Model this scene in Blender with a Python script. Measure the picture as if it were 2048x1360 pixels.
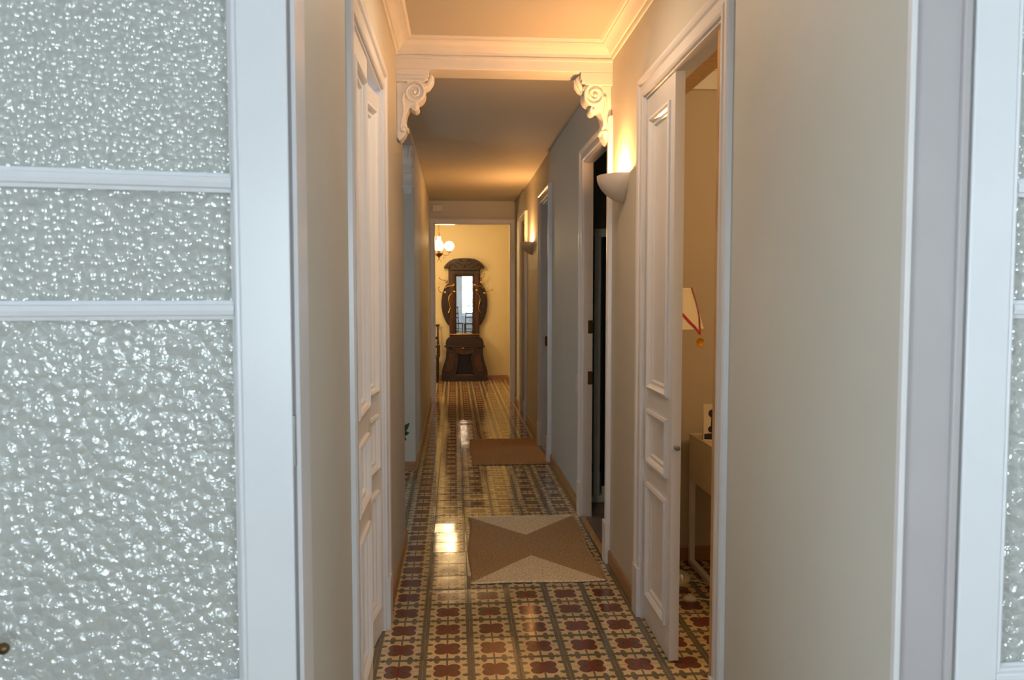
import bpy, bmesh, math, random
from mathutils import Vector, Matrix
random.seed(7)
SC = bpy.context.scene
for o in list(bpy.data.objects):
    bpy.data.objects.remove(o, do_unlink=True)
COL = SC.collection
R = math.radians

# ------------------------------------------------------------------ camera
cd = bpy.data.cameras.new('camera'); cam = bpy.data.objects.new('camera', cd); COL.objects.link(cam)
cam.location = (0, 0, 1.54)
cam.rotation_euler = (R(90 - 3.27), 0, R(-4.144))
cd.sensor_fit = 'HORIZONTAL'; cd.sensor_width = 23.6; cd.lens = 1586.3 / 2048 * 23.6
cd.clip_start = 0.05; cd.clip_end = 60
cd.dof.use_dof = True; cd.dof.focus_distance = 4.6; cd.dof.aperture_fstop = 3.5
SC.camera = cam
SC.view_settings.view_transform = 'Standard'; SC.view_settings.look = 'None'
SC.view_settings.exposure = 0.0; SC.view_settings.gamma = 1.0; SC.view_settings.use_curve_mapping = False
# ------------------------------------------------------------------ world (overcast daylight outside the windows)
W = bpy.data.worlds.new('world'); SC.world = W; W.use_nodes = True
W.node_tree.nodes['Background'].inputs[0].default_value = (0.80, 0.90, 1.0, 1)
W.node_tree.nodes['Background'].inputs[1].default_value = 2.5

def light(kind, name, loc, energy, color, size=0.02, rot=None, sy=None, parent=None):
    l = bpy.data.lights.new(name, kind); l.energy = energy; l.color = color
    if kind == 'AREA':
        l.shape = 'RECTANGLE'; l.size = size; l.size_y = sy or size
    else:
        l.shadow_soft_size = size
    o = bpy.data.objects.new(name, l); COL.objects.link(o); o.location = loc
    if rot: o.rotation_euler = rot
    if parent: o.parent = parent
    return o
DAY = (0.80, 0.91, 1.0)
WARM = (1.0, 0.47, 0.15)
# daylight entering by the windows of the rooms (each lamp stands just outside its window)
light('AREA', 'daylight', (0.85, -3.85, 1.55), 132, DAY, 1.25, (R(90), 0, 0), 1.6)
light('AREA', 'daylight', (-2.55, -0.9, 1.55), 160, DAY, 1.5, (R(90), 0, R(-90)), 1.6)
light('AREA', 'daylight', (3.15, -1.3, 1.55), 120, DAY, 1.5, (R(90), 0, R(90)), 1.6)
light('AREA', 'daylight', (-3.25, 5.9, 1.5), 16, DAY, 0.9, (R(90), 0, R(-90)), 1.3)
light('AREA', 'daylight', (3.15, 8.0, 1.5), 6, DAY, 0.9, (R(90), 0, R(90)), 1.3)

# ------------------------------------------------------------------ node helpers
class N:
    """number-socket wrapper: arithmetic builds Math nodes"""
    nt = None
    def __init__(s, v): s.v = v
    @staticmethod
    def op(o, *a, clamp=False):
        n = N.nt.nodes.new('ShaderNodeMath'); n.operation = o; n.use_clamp = clamp
        for i, x in enumerate(a):
            x = x.v if isinstance(x, N) else x
            if isinstance(x, (int, float)): n.inputs[i].default_value = x
            else: N.nt.links.new(x, n.inputs[i])
        return N(n.outputs[0])
    def __add__(s, o): return N.op('ADD', s, o)
    __radd__ = __add__
    def __sub__(s, o): return N.op('SUBTRACT', s, o)
    def __rsub__(s, o): return N.op('SUBTRACT', o, s)
    def __mul__(s, o): return N.op('MULTIPLY', s, o)
    __rmul__ = __mul__
    def __truediv__(s, o): return N.op('DIVIDE', s, o)
    def abs(s): return N.op('ABSOLUTE', s)
    def lt(s, o): return N.op('LESS_THAN', s, o)
    def gt(s, o): return N.op('GREATER_THAN', s, o)
    def max(s, o): return N.op('MAXIMUM', s, o)
    def min(s, o): return N.op('MINIMUM', s, o)

def newmat(name):
    m = bpy.data.materials.new(name); m.use_nodes = True
    nt = m.node_tree; b = nt.nodes['Principled BSDF']
    return m, nt, b
def noise(nt, scale, detail=2, coord='Object', stretch=None, rough=0.5):
    tc = nt.nodes.new('ShaderNodeTexCoord'); n = nt.nodes.new('ShaderNodeTexNoise')
    n.inputs['Scale'].default_value = scale; n.inputs['Detail'].default_value = detail
    n.inputs['Roughness'].default_value = rough
    src = tc.outputs[coord]
    if stretch:
        mp = nt.nodes.new('ShaderNodeMapping'); mp.inputs['Scale'].default_value = stretch
        nt.links.new(src, mp.inputs[0]); src = mp.outputs[0]
    nt.links.new(src, n.inputs['Vector'])
    return n
def ramp2(nt, fac, a, b, lo=0.3, hi=0.7):
    r = nt.nodes.new('ShaderNodeValToRGB')
    r.color_ramp.elements[0].position = lo; r.color_ramp.elements[0].color = (*a, 1)
    r.color_ramp.elements[1].position = hi; r.color_ramp.elements[1].color = (*b, 1)
    nt.links.new(fac, r.inputs[0]); return r.outputs[0]
def bump(nt, h, strength, dist=0.002):
    b = nt.nodes.new('ShaderNodeBump'); b.inputs['Strength'].default_value = strength
    b.inputs['Distance'].default_value = dist; nt.links.new(h, b.inputs['Height']); return b.outputs[0]
def simple(name, col, rough=0.5, metal=0.0, var=0.06, nscale=6, bscale=60, bstr=0.15, bdist=0.001, coat=0, stretch=None, coord='Object', spec=0.5):
    m, nt, b = newmat(name)
    n = noise(nt, nscale, 3, coord, stretch)
    lo = tuple(c * (1 - var) for c in col); hi = tuple(min(1, c * (1 + var)) for c in col)
    nt.links.new(ramp2(nt, n.outputs[0], lo, hi), b.inputs['Base Color'])
    b.inputs['Roughness'].default_value = rough; b.inputs['Metallic'].default_value = metal
    b.inputs['Specular IOR Level'].default_value = spec
    if coat: b.inputs['Coat Weight'].default_value = coat; b.inputs['Coat Roughness'].default_value = 0.15
    if bstr:
        n2 = noise(nt, bscale, 3, coord, stretch)
        nt.links.new(bump(nt, n2.outputs[0], bstr, bdist), b.inputs['Normal'])
    return m
M = {}
M['wall'] = simple('greige_wall_paint', (0.60, 0.582, 0.518), 0.55, bscale=140, bstr=0.2, var=0.025, nscale=2, coord='Generated' if False else 'Object')
M['wall_cream'] = simple('cream_wall_paint', (0.62, 0.53, 0.33), 0.6, bscale=140, bstr=0.2, var=0.03, nscale=2)
M['wall_tan'] = simple('tan_wall_paint', (0.50, 0.43, 0.33), 0.6, bscale=140, bstr=0.2, var=0.03, nscale=2)
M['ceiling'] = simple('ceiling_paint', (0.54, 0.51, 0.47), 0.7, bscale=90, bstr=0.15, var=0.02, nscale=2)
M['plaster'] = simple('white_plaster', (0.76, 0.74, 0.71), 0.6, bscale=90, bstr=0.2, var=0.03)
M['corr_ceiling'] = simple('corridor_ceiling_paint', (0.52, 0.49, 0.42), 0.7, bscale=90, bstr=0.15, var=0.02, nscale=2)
M['white'] = simple('white_gloss_paint', (0.74, 0.73, 0.74), 0.28, bscale=35, bstr=0.12, var=0.02, nscale=5)
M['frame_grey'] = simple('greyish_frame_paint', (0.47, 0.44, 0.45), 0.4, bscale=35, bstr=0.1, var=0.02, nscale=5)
M['sash'] = simple('white_sash_paint', (0.76, 0.78, 0.82), 0.3, bscale=30, bstr=0.12, var=0.015, nscale=5)
M['skirt'] = simple('terracotta_skirting', (0.36, 0.19, 0.085), 0.35, bscale=50, bstr=0.2, var=0.18, nscale=9, stretch=(1, 0.2, 4))
M['reveal'] = simple('warm_lit_reveal_and_wood', (0.52, 0.30, 0.12), 0.35, bscale=60, bstr=0.2, var=0.15, nscale=9, stretch=(4, 4, 0.4))  # warm light put into the reveal's orange; wood colour on the threshold strip
M['darkwood'] = simple('carved_dark_walnut', (0.026, 0.013, 0.008), 0.42, bscale=45, bstr=0.5, bdist=0.004, var=0.45, nscale=14, stretch=(3, 3, 0.8), spec=0.35)
M['darkwood2'] = simple('walnut_red_panel', (0.058, 0.024, 0.012), 0.45, bscale=45, bstr=0.5, bdist=0.004, var=0.4, nscale=14, stretch=(3, 3, 0.8), spec=0.35)
M['brass'] = simple('old_brass', (0.62, 0.38, 0.11), 0.3, 1.0, bscale=80, bstr=0.1, var=0.2)
M['bronze'] = simple('dark_bronze', (0.16, 0.10, 0.05), 0.4, 1.0, bscale=80, bstr=0.1, var=0.2)
M['steel'] = simple('dull_steel', (0.30, 0.30, 0.30), 0.4, 0.9, bscale=80, bstr=0.1, var=0.1)
M['ceramic'] = simple('sconce_plaster', (0.66, 0.60, 0.52), 0.55, bscale=60, bstr=0.1, var=0.03)
M['grout'] = simple('grey_grout', (0.34, 0.33, 0.30), 0.8, bscale=200, bstr=0.3, var=0.15, nscale=20)
M['greyfloor'] = simple('grey_brown_floor_tile', (0.20, 0.17, 0.15), 0.4, bscale=60, bstr=0.1, var=0.15)
M['desk'] = simple('pale_desk_laminate', (0.62, 0.53, 0.42), 0.45, bscale=60, bstr=0.05, var=0.03)
M['whitemetal'] = simple('white_powder_coat', (0.68, 0.66, 0.64), 0.4, bscale=80, bstr=0.05, var=0.03)
M['plastic'] = simple('ivory_plastic', (0.72, 0.68, 0.58), 0.4, bscale=80, bstr=0.03, var=0.03)
M['ribbon'] = simple('red_ribbon', (0.42, 0.015, 0.012), 0.6, bscale=400, bstr=0.3, var=0.1)
M['gold'] = simple('gold_medal', (0.75, 0.42, 0.06), 0.35, 1.0, bscale=300, bstr=0.5, bdist=0.002, var=0.2)
M['leaf'] = simple('dark_green_leaf', (0.02, 0.06, 0.018), 0.4, bscale=60, bstr=0.2, var=0.3, nscale=20)
M['pot'] = simple('terracotta_pot', (0.30, 0.13, 0.07), 0.7, bscale=60, bstr=0.2, var=0.15)
M['soil'] = simple('soil', (0.03, 0.02, 0.015), 0.9, bscale=90, bstr=0.8, var=0.4, nscale=50)
M['cloth'] = simple('grey_tablecloth', (0.45, 0.46, 0.48), 0.8, bscale=300, bstr=0.3, var=0.15, nscale=12)
M['black'] = simple('black_glass', (0.012, 0.012, 0.013), 0.12, bscale=20, bstr=0.02, var=0.2)
M['ink'] = simple('photo_black', (0.02, 0.02, 0.025), 0.35, bstr=0, var=0.3)
M['paper'] = simple('photo_paper', (0.70, 0.62, 0.45), 0.4, bstr=0, var=0.1)
M['greyframe'] = simple('grey_aluminium', (0.74, 0.80, 0.79), 0.4, 0.0, bscale=60, bstr=0.05, var=0.05)
M['shade'] = None

def mk_shade():
    m, nt, b = newmat('cream_lamp_shade')
    n = noise(nt, 220, 2); nt.links.new(ramp2(nt, n.outputs[0], (0.74, 0.66, 0.48), (0.80, 0.72, 0.54)), b.inputs['Base Color'])
    b.inputs['Roughness'].default_value = 0.8
    nt.links.new(bump(nt, n.outputs[0], 0.3, 0.001), b.inputs['Normal'])
    return m
M['shade'] = mk_shade()

def emis(name, col, s):
    m, nt, b = newmat(name)
    b.inputs['Base Color'].default_value = (0.9, 0.9, 0.9, 1)
    b.inputs['Emission Color'].default_value = (*col, 1); b.inputs['Emission Strength'].default_value = s
    n = noise(nt, 9, 1); r = ramp2(nt, n.outputs[0], tuple(c * 0.93 for c in col), col); nt.links.new(r, b.inputs['Emission Color'])
    return m
M['bulb'] = emis('halogen_bulb', (1.0, 0.62, 0.28), 30)
M['globe'] = emis('opal_globe_lit', (1.0, 0.80, 0.48), 6)

M['opal'] = emis('added_lamp_bowl_lit', (1.0, 0.75, 0.5), 3)  # glow of the added hall fill lamp
def mk_mirror():
    m, nt, b = newmat('bevelled_mirror')
    b.inputs['Base Color'].default_value = (0.93, 0.94, 0.95, 1); b.inputs['Metallic'].default_value = 1
    b.inputs['Roughness'].default_value = 0.0
    return m
M['mirror'] = mk_mirror()

def mk_crystal():
    m, nt, b = newmat('crystal_drop')
    b.inputs['Base Color'].default_value = (1, 0.93, 0.8, 1); b.inputs['Roughness'].default_value = 0.05
    b.inputs['Transmission Weight'].default_value = 0.8
    return m
M['crystal'] = mk_crystal()

# patterned encaustic cement tile: one motif per tile, UV 0..1 over each tile
def mk_tile():
    m, nt, b = newmat('patterned_cement_tile'); N.nt = nt
    uv = nt.nodes.new('ShaderNodeUVMap'); sep = nt.nodes.new('ShaderNodeSeparateXYZ')
    nt.links.new(uv.outputs[0], sep.inputs[0])
    tcn = nt.nodes.new('ShaderNodeTexCoord')
    wn = nt.nodes.new('ShaderNodeTexNoise'); wn.inputs['Scale'].default_value = 9
    geo = nt.nodes.new('ShaderNodeNewGeometry'); nt.links.new(geo.outputs['Position'], wn.inputs['Vector'])
    wob = (N(wn.outputs[0]) - 0.5) * 0.012
    u = (N(sep.outputs[0]) - 0.5) + wob; v = (N(sep.outputs[1]) - 0.5) + wob
    au = u.abs(); av = v.abs()
    def ell(cx, cy, rx, ry, U=au, V=av):
        a = (U - cx) / rx; c = (V - cy) / ry
        return (a * a + c * c)
    # red four-lobed flower
    red = ell(0.135, 0.125, 0.145, 0.15).lt(1).max(ell(0, 0, 0.05, 0.10).lt(1))
    inner = ell(0.13, 0.0, 0.085, 0.13).lt(1).max(ell(0.14, 0.118, 0.10, 0.105).lt(1))
    eye = ell(0.125, 0.0, 0.022, 0.03).lt(1)
    # olive field at the edges, with knobs
    ol = au.gt(0.424).max(av.gt(0.458))
    ol = ol.max(av.gt(0.447).min(au.lt(0.23)))
    ol = ol.max(ell(0.215, 0.5, 0.066, 0.175).lt(1))           # knobs on the cross joints
    ol = ol.max(ell(0.345, 0.49, 0.05, 0.065).lt(1))
    ol = ol.max(ell(0.42, 0.215, 0.110, 0.064).lt(1))            # teeth on the long joints
    ol = ol.max(ell(0.44, 0.375, 0.035, 0.05).lt(1))
    ol = ol.max(ell(0.44, 0.07, 0.02, 0.05).lt(1))
    cross = au.lt(0.020).max(av.lt(0.007))
    ol = ol.max(cross)
    def mix(f, a, c):
        n = nt.nodes.new('ShaderNodeMix'); n.data_type = 'RGBA'
        nt.links.new(f.v if isinstance(f, N) else f, n.inputs[0])
        for i, x in ((6, a), (7, c)):
            if isinstance(x, tuple): n.inputs[i].default_value = (*x, 1)
            else: nt.links.new(x, n.inputs[i])
        return n.outputs[2]
    c = mix(ol, (0.60, 0.46, 0.25), (0.145, 0.115, 0.068))
    c = mix(red, c, (0.19, 0.040, 0.027))
    c = mix(inner.min(red), c, (0.135, 0.062, 0.036))
    c = mix(eye, c, (0.10, 0.03, 0.02))
    # wear: cloudy lightening and per-tile tone
    n2 = nt.nodes.new('ShaderNodeTexNoise'); n2.inputs['Scale'].default_value = 14; n2.inputs['Detail'].default_value = 5
    nt.links.new(geo.outputs['Position'], n2.inputs['Vector'])
    oi = nt.nodes.new('ShaderNodeObjectInfo')
    tone = (N(oi.outputs['Random']) - 0.5) * 0.22 + (N(n2.outputs[0]) - 0.5) * 0.45 + 1.0
    hsv = nt.nodes.new('ShaderNodeHueSaturation'); nt.links.new(c, hsv.inputs['Color']); nt.links.new(tone.v, hsv.inputs['Value'])
    nt.links.new(hsv.outputs[0], b.inputs['Base Color'])
    rg = (N(n2.outputs[0]) * 0.10) + 0.045
    nt.links.new(rg.v, b.inputs['Roughness'])
    b.inputs['Specular IOR Level'].default_value = 0.6
    n3 = nt.nodes.new('ShaderNodeTexNoise'); n3.inputs['Scale'].default_value = 7; n3.inputs['Detail'].default_value = 2
    nt.links.new(geo.outputs['Position'], n3.inputs['Vector'])
    nt.links.new(bump(nt, n3.outputs[0], 0.12, 0.003), b.inputs['Normal'])
    return m
M['tile'] = mk_tile()

# braided sisal; light end triangles when light_ends
def mk_rug(name, base, pale, w, l, ends):
    m, nt, b = newmat(name); N.nt = nt
    tc = nt.nodes.new('ShaderNodeTexCoord'); sep = nt.nodes.new('ShaderNodeSeparateXYZ'); nt.links.new(tc.outputs['Object'], sep.inputs[0])
    wn = nt.nodes.new('ShaderNodeTexNoise'); wn.inputs['Scale'].default_value = 60; nt.links.new(tc.outputs['Object'], wn.inputs['Vector'])
    x = N(sep.outputs[0]); y = N(sep.outputs[1]); wob = (N(wn.outputs[0]) - 0.5) * 0.012
    ya = y.abs(); xa = x.abs()
    # near triangle: |x| < (|y|-apex)/(l/2-apex)*w/2
    f = ((ya - 0.20 + wob) * (w / 2 / (l / 2 - 0.20))).gt(xa)
    nz = nt.nodes.new('ShaderNodeTexNoise'); nz.inputs['Scale'].default_value = 120; nz.inputs['Detail'].default_value = 3; nt.links.new(tc.outputs['Object'], nz.inputs['Vector'])
    mx = nt.nodes.new('ShaderNodeMix'); mx.data_type = 'RGBA'
    if ends: nt.links.new(f.v, mx.inputs[0])
    else: mx.inputs[0].default_value = 0
    mx.inputs[6].default_value = (*base, 1); mx.inputs[7].default_value = (*pale, 1)
    t = (N(nz.outputs[0]) - 0.5) * 2.2 + 1.0
    hs = nt.nodes.new('ShaderNodeHueSaturation'); nt.links.new(mx.outputs[2], hs.inputs['Color']); nt.links.new(t.v, hs.inputs['Value'])
    nt.links.new(hs.outputs[0], b.inputs['Base Color']); b.inputs['Roughness'].default_value = 0.9
    b.inputs['Specular IOR Level'].default_value = 0.2
    nt.links.new(bump(nt, nz.outputs[0], 0.8, 0.004), b.inputs['Normal'])
    return m
M['rug1'] = mk_rug('brown_sisal_pale_ends', (0.42, 0.28, 0.145), (0.78, 0.64, 0.43), 0.72, 1.25, True)
M['rug2'] = mk_rug('brown_sisal', (0.50, 0.27, 0.11), (0.2, 0.1, 0.05), 0.70, 1.25, False)

# hammered glass
def mk_glass(name, scale, seed, stretch=(1, 1, 1), rnd=0.9, cell=1.0, flake=0.18):
    m, nt, b = newmat(name); N.nt = nt
    out = nt.nodes['Material Output']
    tc = nt.nodes.new('ShaderNodeTexCoord'); mp = nt.nodes.new('ShaderNodeMapping')
    mp.inputs['Scale'].default_value = stretch; mp.inputs['Location'].default_value = (seed, seed * 2, seed * 3)
    nt.links.new(tc.outputs['Object'], mp.inputs[0])
    nz = nt.nodes.new('ShaderNodeTexNoise'); nz.inputs['Scale'].default_value = scale * 0.5; nt.links.new(mp.outputs[0], nz.inputs['Vector'])
    add = nt.nodes.new('ShaderNodeVectorMath'); add.operation = 'MULTIPLY_ADD'
    nt.links.new(nz.outputs['Color'], add.inputs[0]); add.inputs[1].default_value = (0.6 / scale,) * 3; nt.links.new(mp.outputs[0], add.inputs[2])
    vo = nt.nodes.new('ShaderNodeTexVoronoi'); vo.feature = 'F1'; vo.inputs['Scale'].default_value = scale
    vo.inputs['Randomness'].default_value = rnd
    nt.links.new(add.outputs[0], vo.inputs['Vector'])
    nb = nt.nodes.new('ShaderNodeTexNoise'); nb.inputs['Scale'].default_value = scale * 1.1; nb.inputs['Detail'].default_value = 2; nt.links.new(mp.outputs[0], nb.inputs['Vector'])
    d = N(vo.outputs['Distance'])
    h = (d * d) * (-1.0 * cell) + N(nb.outputs[0]) * flake
    bp = nt.nodes.new('ShaderNodeBump'); bp.inputs['Strength'].default_value = 1.0; bp.inputs['Distance'].default_value = 0.55 / scale
    nt.links.new(h.v, bp.inputs['Height'])
    tr = nt.nodes.new('ShaderNodeBsdfTransparent'); tr.inputs[0].default_value = (0.90, 0.94, 0.92, 1)
    gl = nt.nodes.new('ShaderNodeBsdfGlossy'); gl.inputs['Roughness'].default_value = 0.12; gl.inputs[0].default_value = (1, 1, 1, 1)
    df = nt.nodes.new('ShaderNodeBsdfDiffuse'); df.inputs[0].default_value = (0.74, 0.78, 0.75, 1)
    nt.links.new(bp.outputs[0], gl.inputs['Normal'])
    m1 = nt.nodes.new('ShaderNodeMixShader'); m1.inputs[0].default_value = 0.55
    nt.links.new(tr.outputs[0], m1.inputs[1]); nt.links.new(df.outputs[0], m1.inputs[2])
    fr = nt.nodes.new('ShaderNodeFresnel'); fr.inputs[0].default_value = 1.5; nt.links.new(bp.outputs[0], fr.inputs['Normal'])
    fa = N(fr.outputs[0]) * 0.9 + 0.16
    m2 = nt.nodes.new('ShaderNodeMixShader'); nt.links.new(fa.v, m2.inputs[0])
    nt.links.new(m1.outputs[0], m2.inputs[1]); nt.links.new(gl.outputs[0], m2.inputs[2])
    nt.links.new(m2.outputs[0], out.inputs[0]); nt.nodes.remove(b)
    return m
M['glass_a'] = mk_glass('hammered_glass', 62, 0.0)
M['glass_b'] = mk_glass('coarse_hammered_glass', 48, 3.1, rnd=1.0, cell=0.6, flake=0.75)
M['glass_c'] = mk_glass('fine_hammered_glass', 78, 7.7, rnd=1.0)

def mk_clear():
    m, nt, b = newmat('clear_window_glass'); out = nt.nodes['Material Output']
    tr = nt.nodes.new('ShaderNodeBsdfTransparent'); tr.inputs[0].default_value = (0.96, 0.98, 0.98, 1)
    gl = nt.nodes.new('ShaderNodeBsdfGlossy'); gl.inputs['Roughness'].default_value = 0.02
    fr = nt.nodes.new('ShaderNodeFresnel'); mx = nt.nodes.new('ShaderNodeMixShader')
    nt.links.new(fr.outputs[0], mx.inputs[0]); nt.links.new(tr.outputs[0], mx.inputs[1]); nt.links.new(gl.outputs[0], mx.inputs[2])
    nt.links.new(mx.outputs[0], out.inputs[0]); nt.nodes.remove(b); return m
M['clear'] = mk_clear()

# ------------------------------------------------------------------ mesh helpers
class MB:
    def __init__(s): s.v = []; s.f = []
    def quad_box(s, x0, x1, y0, y1, z0, z1):
        i = len(s.v)
        s.v += [(x0, y0, z0), (x1, y0, z0), (x1, y1, z0), (x0, y1, z0), (x0, y0, z1), (x1, y0, z1), (x1, y1, z1), (x0, y1, z1)]
        s.f += [tuple(i + k for k in q) for q in ((0, 3, 2, 1), (4, 5, 6, 7), (0, 1, 5, 4), (1, 2, 6, 5), (2, 3, 7, 6), (3, 0, 4, 7))]
        return s
    def prism(s, pts, fn, a, b):
        """extrude 2-D outline between depths a and b; fn(p, q, depth)->xyz"""
        n = len(pts); i = len(s.v)
        s.v += [fn(p, q, a) for p, q in pts] + [fn(p, q, b) for p, q in pts]
        s.f.append(tuple(range(i + n - 1, i - 1, -1))); s.f.append(tuple(range(i + n, i + 2 * n)))
        for k in range(n):
            k2 = (k + 1) % n; s.f.append((i + k, i + k2, i + n + k2, i + n + k))
        return s
    def sweep(s, path, prof, fn, closed=False):
        """sweep profile [(w,d)] along 2-D path with mitres; w offsets to the left of the path"""
        n = len(path); m = len(prof); P = [Vector(p) for p in path]; rings = []
        for k in range(n):
            def nrm(a, b):
                t = (b - a).normalized(); return Vector((-t.y, t.x))
            if closed: n1 = nrm(P[k - 1], P[k]); n2 = nrm(P[k], P[(k + 1) % n])
            else:
                n1 = nrm(P[k - 1], P[k]) if k > 0 else None
                n2 = nrm(P[k], P[k + 1]) if k < n - 1 else None
                n1 = n1 or n2; n2 = n2 or n1
            h = (n1 + n2); h = h / max(1e-6, h.dot(n1)) if h.length > 1e-6 else n1
            rings.append([fn(P[k].x + w * h.x, P[k].y + w * h.y, d) for w, d in prof])
        i = len(s.v)
        for r in rings: s.v += r
        for k in range(n if closed else n - 1):
            k2 = (k + 1) % n
            for j in range(m):
                j2 = (j + 1) % m
                s.f.append((i + k * m + j, i + k2 * m + j, i + k2 * m + j2, i + k * m + j2))
        if not closed:
            s.f.append(tuple(i + j for j in range(m - 1, -1, -1))); s.f.append(tuple(i + (n - 1) * m + j for j in range(m)))
        return s
    def lathe(s, prof, c=(0, 0, 0), seg=20, axis='z', arc=(0, 2 * math.pi)):
        full = abs(arc[1] - arc[0] - 2 * math.pi) < 1e-6
        i = len(s.v); m = len(prof); cnt = seg if full else seg + 1
        for k in range(cnt):
            a = arc[0] + (arc[1] - arc[0]) * k / seg
            for r, h in prof:
                p = (r * math.cos(a), r * math.sin(a), h)
                if axis == 'y': p = (p[0], p[2], p[1])
                if axis == 'x': p = (p[2], p[0], p[1])
                s.v.append((c[0] + p[0], c[1] + p[1], c[2] + p[2]))
        for k in range(seg):
            k2 = (k + 1) % cnt
            for j in range(m - 1):
                s.f.append((i + k * m + j, i + k2 * m + j, i + k2 * m + j + 1, i + k * m + j + 1))
        return s
    def tube(s, pts, r, seg=8, closed=False):
        P = [Vector(p) for p in pts]; n = len(P); i = len(s.v)
        rr = r if isinstance(r, (list, tuple)) else [r] * n
        up = None
        for k in range(n):
            a = P[k - 1] if (k > 0 or closed) else P[k]; b = P[(k + 1) % n] if (k < n - 1 or closed) else P[k]
            t = (b - a).normalized()
            if up is None: up = Vector((0, 0, 1)) if abs(t.z) < 0.9 else Vector((0, 1, 0))
            x = t.cross(up).normalized(); up = x.cross(t).normalized()
            for j in range(seg):
                an = 2 * math.pi * j / seg
                s.v.append(tuple(P[k] + (x * math.cos(an) + up * math.sin(an)) * rr[k]))
        for k in range(n if closed else n - 1):
            k2 = (k + 1) % n
            for j in range(seg):
                j2 = (j + 1) % seg
                s.f.append((i + k * seg + j, i + k * seg + j2, i + k2 * seg + j2, i + k2 * seg + j))
        if not closed:
            s.f.append(tuple(i + j for j in range(seg - 1, -1, -1))); s.f.append(tuple(i + (n - 1) * seg + j for j in range(seg)))
        return s
    def ball(s, c, r, seg=12, sc=(1, 1, 1)):
        prof = [(max(1e-4, math.sin(math.pi * k / 8) * r), -math.cos(math.pi * k / 8) * r) for k in range(9)]
        i = len(s.v); s.lathe(prof, (0, 0, 0), seg)
        for k in range(i, len(s.v)):
            p = s.v[k]; s.v[k] = (c[0] + p[0] * sc[0], c[1] + p[1] * sc[1], c[2] + p[2] * sc[2])
        return s
    def build(s, name, mat, parent=None, smooth=False, bevel=0, seg=2):
        me = bpy.data.meshes.new(name); me.from_pydata(s.v, [], s.f); me.validate()
        bm = bmesh.new(); bm.from_mesh(me); bmesh.ops.recalc_face_normals(bm, faces=bm.faces); bm.to_mesh(me); bm.free()
        o = bpy.data.objects.new(name, me); COL.objects.link(o)
        me.materials.append(mat)
        if smooth:
            me.polygons.foreach_set('use_smooth', [True] * len(me.polygons))
            me.set_sharp_from_angle(angle=R(40)) if hasattr(me, 'set_sharp_from_angle') else None
        if bevel:
            md = o.modifiers.new('bevel', 'BEVEL'); md.width = bevel; md.segments = seg; md.limit_method = 'ANGLE'; md.angle_limit = R(35)
        if parent: o.parent = parent
        return o
def tag(o, label=None, cat=None, group=None, kind=None):
    if label: o['label'] = label
    if cat: o['category'] = cat
    if group: o['group'] = group
    if kind: o['kind'] = kind
    return o
def empty(name, loc=(0, 0, 0), **k):
    o = bpy.data.objects.new(name, None); COL.objects.link(o); o.location = loc; o.empty_display_size = 0.1
    return tag(o, **k)
def box(name, mat, x0, x1, y0, y1, z0, z1, parent=None, bevel=0):
    return MB().quad_box(x0, x1, y0, y1, z0, z1).build(name, mat, parent, bevel=bevel)
def recenter(o, c):
    """move a mesh's origin to c (keeps it in place)"""
    o.data.transform(Matrix.Translation(-Vector(c))); o.location = Vector(o.location) + Vector(c)
def copy_tree(o, parent=None):
    c = o.copy(); COL.objects.link(c); c.parent = parent
    for ch in o.children: copy_tree(ch, c)
    return c

XL, XLF, XR = -0.328, -0.345, 0.88
XLE = -0.31                  # entry frame edge on the left
def xl(y): return XL + 0.0090 * (y - 2.6)      # the near left wall runs very slightly askew
def askew(o):
    o.matrix_world = Matrix.Translation((XL, 2.6, 0)) @ Matrix.Rotation(-0.0090, 4, 'Z') @ Matrix.Translation((-XL, -2.6, 0)) @ o.matrix_world
    return o
DT = 2.45                    # door head height
HN, HC = 2.92, 2.86          # ceiling heights: front hall, corridor

# ================================================================== STRUCTURE: floor
floor = MB()
floor.quad_box(-3.1, 3.1, -3.7, 14.5, -0.12, -0.0025)
floor = floor.build('floor', M['grout'])
tag(floor, 'patterned cement tile floor with red four-petal flowers on cream', 'floor', kind='structure')
TX0, TY0, T = -0.337, 3.083, 0.2
def tile_mesh():
    s = 0.0988; c = 0.0012
    v = [(-s, -s, -0.006), (s, -s, -0.006), (s, s, -0.006), (-s, s, -0.006),
         (-s, -s, -c), (s, -s, -c), (s, s, -c), (-s, s, -c),
         (-s + c, -s + c, 0), (s - c, -s + c, 0), (s - c, s - c, 0), (-s + c, s - c, 0)]
    f = [(3, 2, 1, 0), (8, 9, 10, 11)]
    for k in range(4):
        k2 = (k + 1) % 4; f += [(k, k2, 4 + k2, 4 + k), (4 + k, 4 + k2, 8 + k2, 8 + k)]
    me = bpy.data.meshes.new('tile'); me.from_pydata(v, [], f)
    uv = me.uv_layers.new(name='UVMap')
    for l in me.loops:
        p = me.vertices[l.vertex_index].co; uv.data[l.index].uv = (p.x / 0.2 + 0.5, p.y / 0.2 + 0.5)
    me.materials.append(M['tile']); return me
TM = tile_mesh()
tri = random.Random(11)
def put_tile(i, j):
    o = bpy.data.objects.new('tile', TM); COL.objects.link(o); o.parent = floor
    o.location = (TX0 + T * (i + 0.5), TY0 + T * (j + 0.5), tri.uniform(-0.0004, 0.0004))
    o.rotation_euler = (tri.gauss(0, 0.008), tri.gauss(0, 0.004), tri.gauss(0, 0.002))
single = set()
for j in range(-5, 22):
    for i in range(6): single.add((i, j))
for j in range(-1, 7):
    for i in (6, 7, 8): single.add((i, j))
for j in range(9, 19):
    single.add((-1, j))
for (i, j) in sorted(single): put_tile(i, j)
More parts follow.
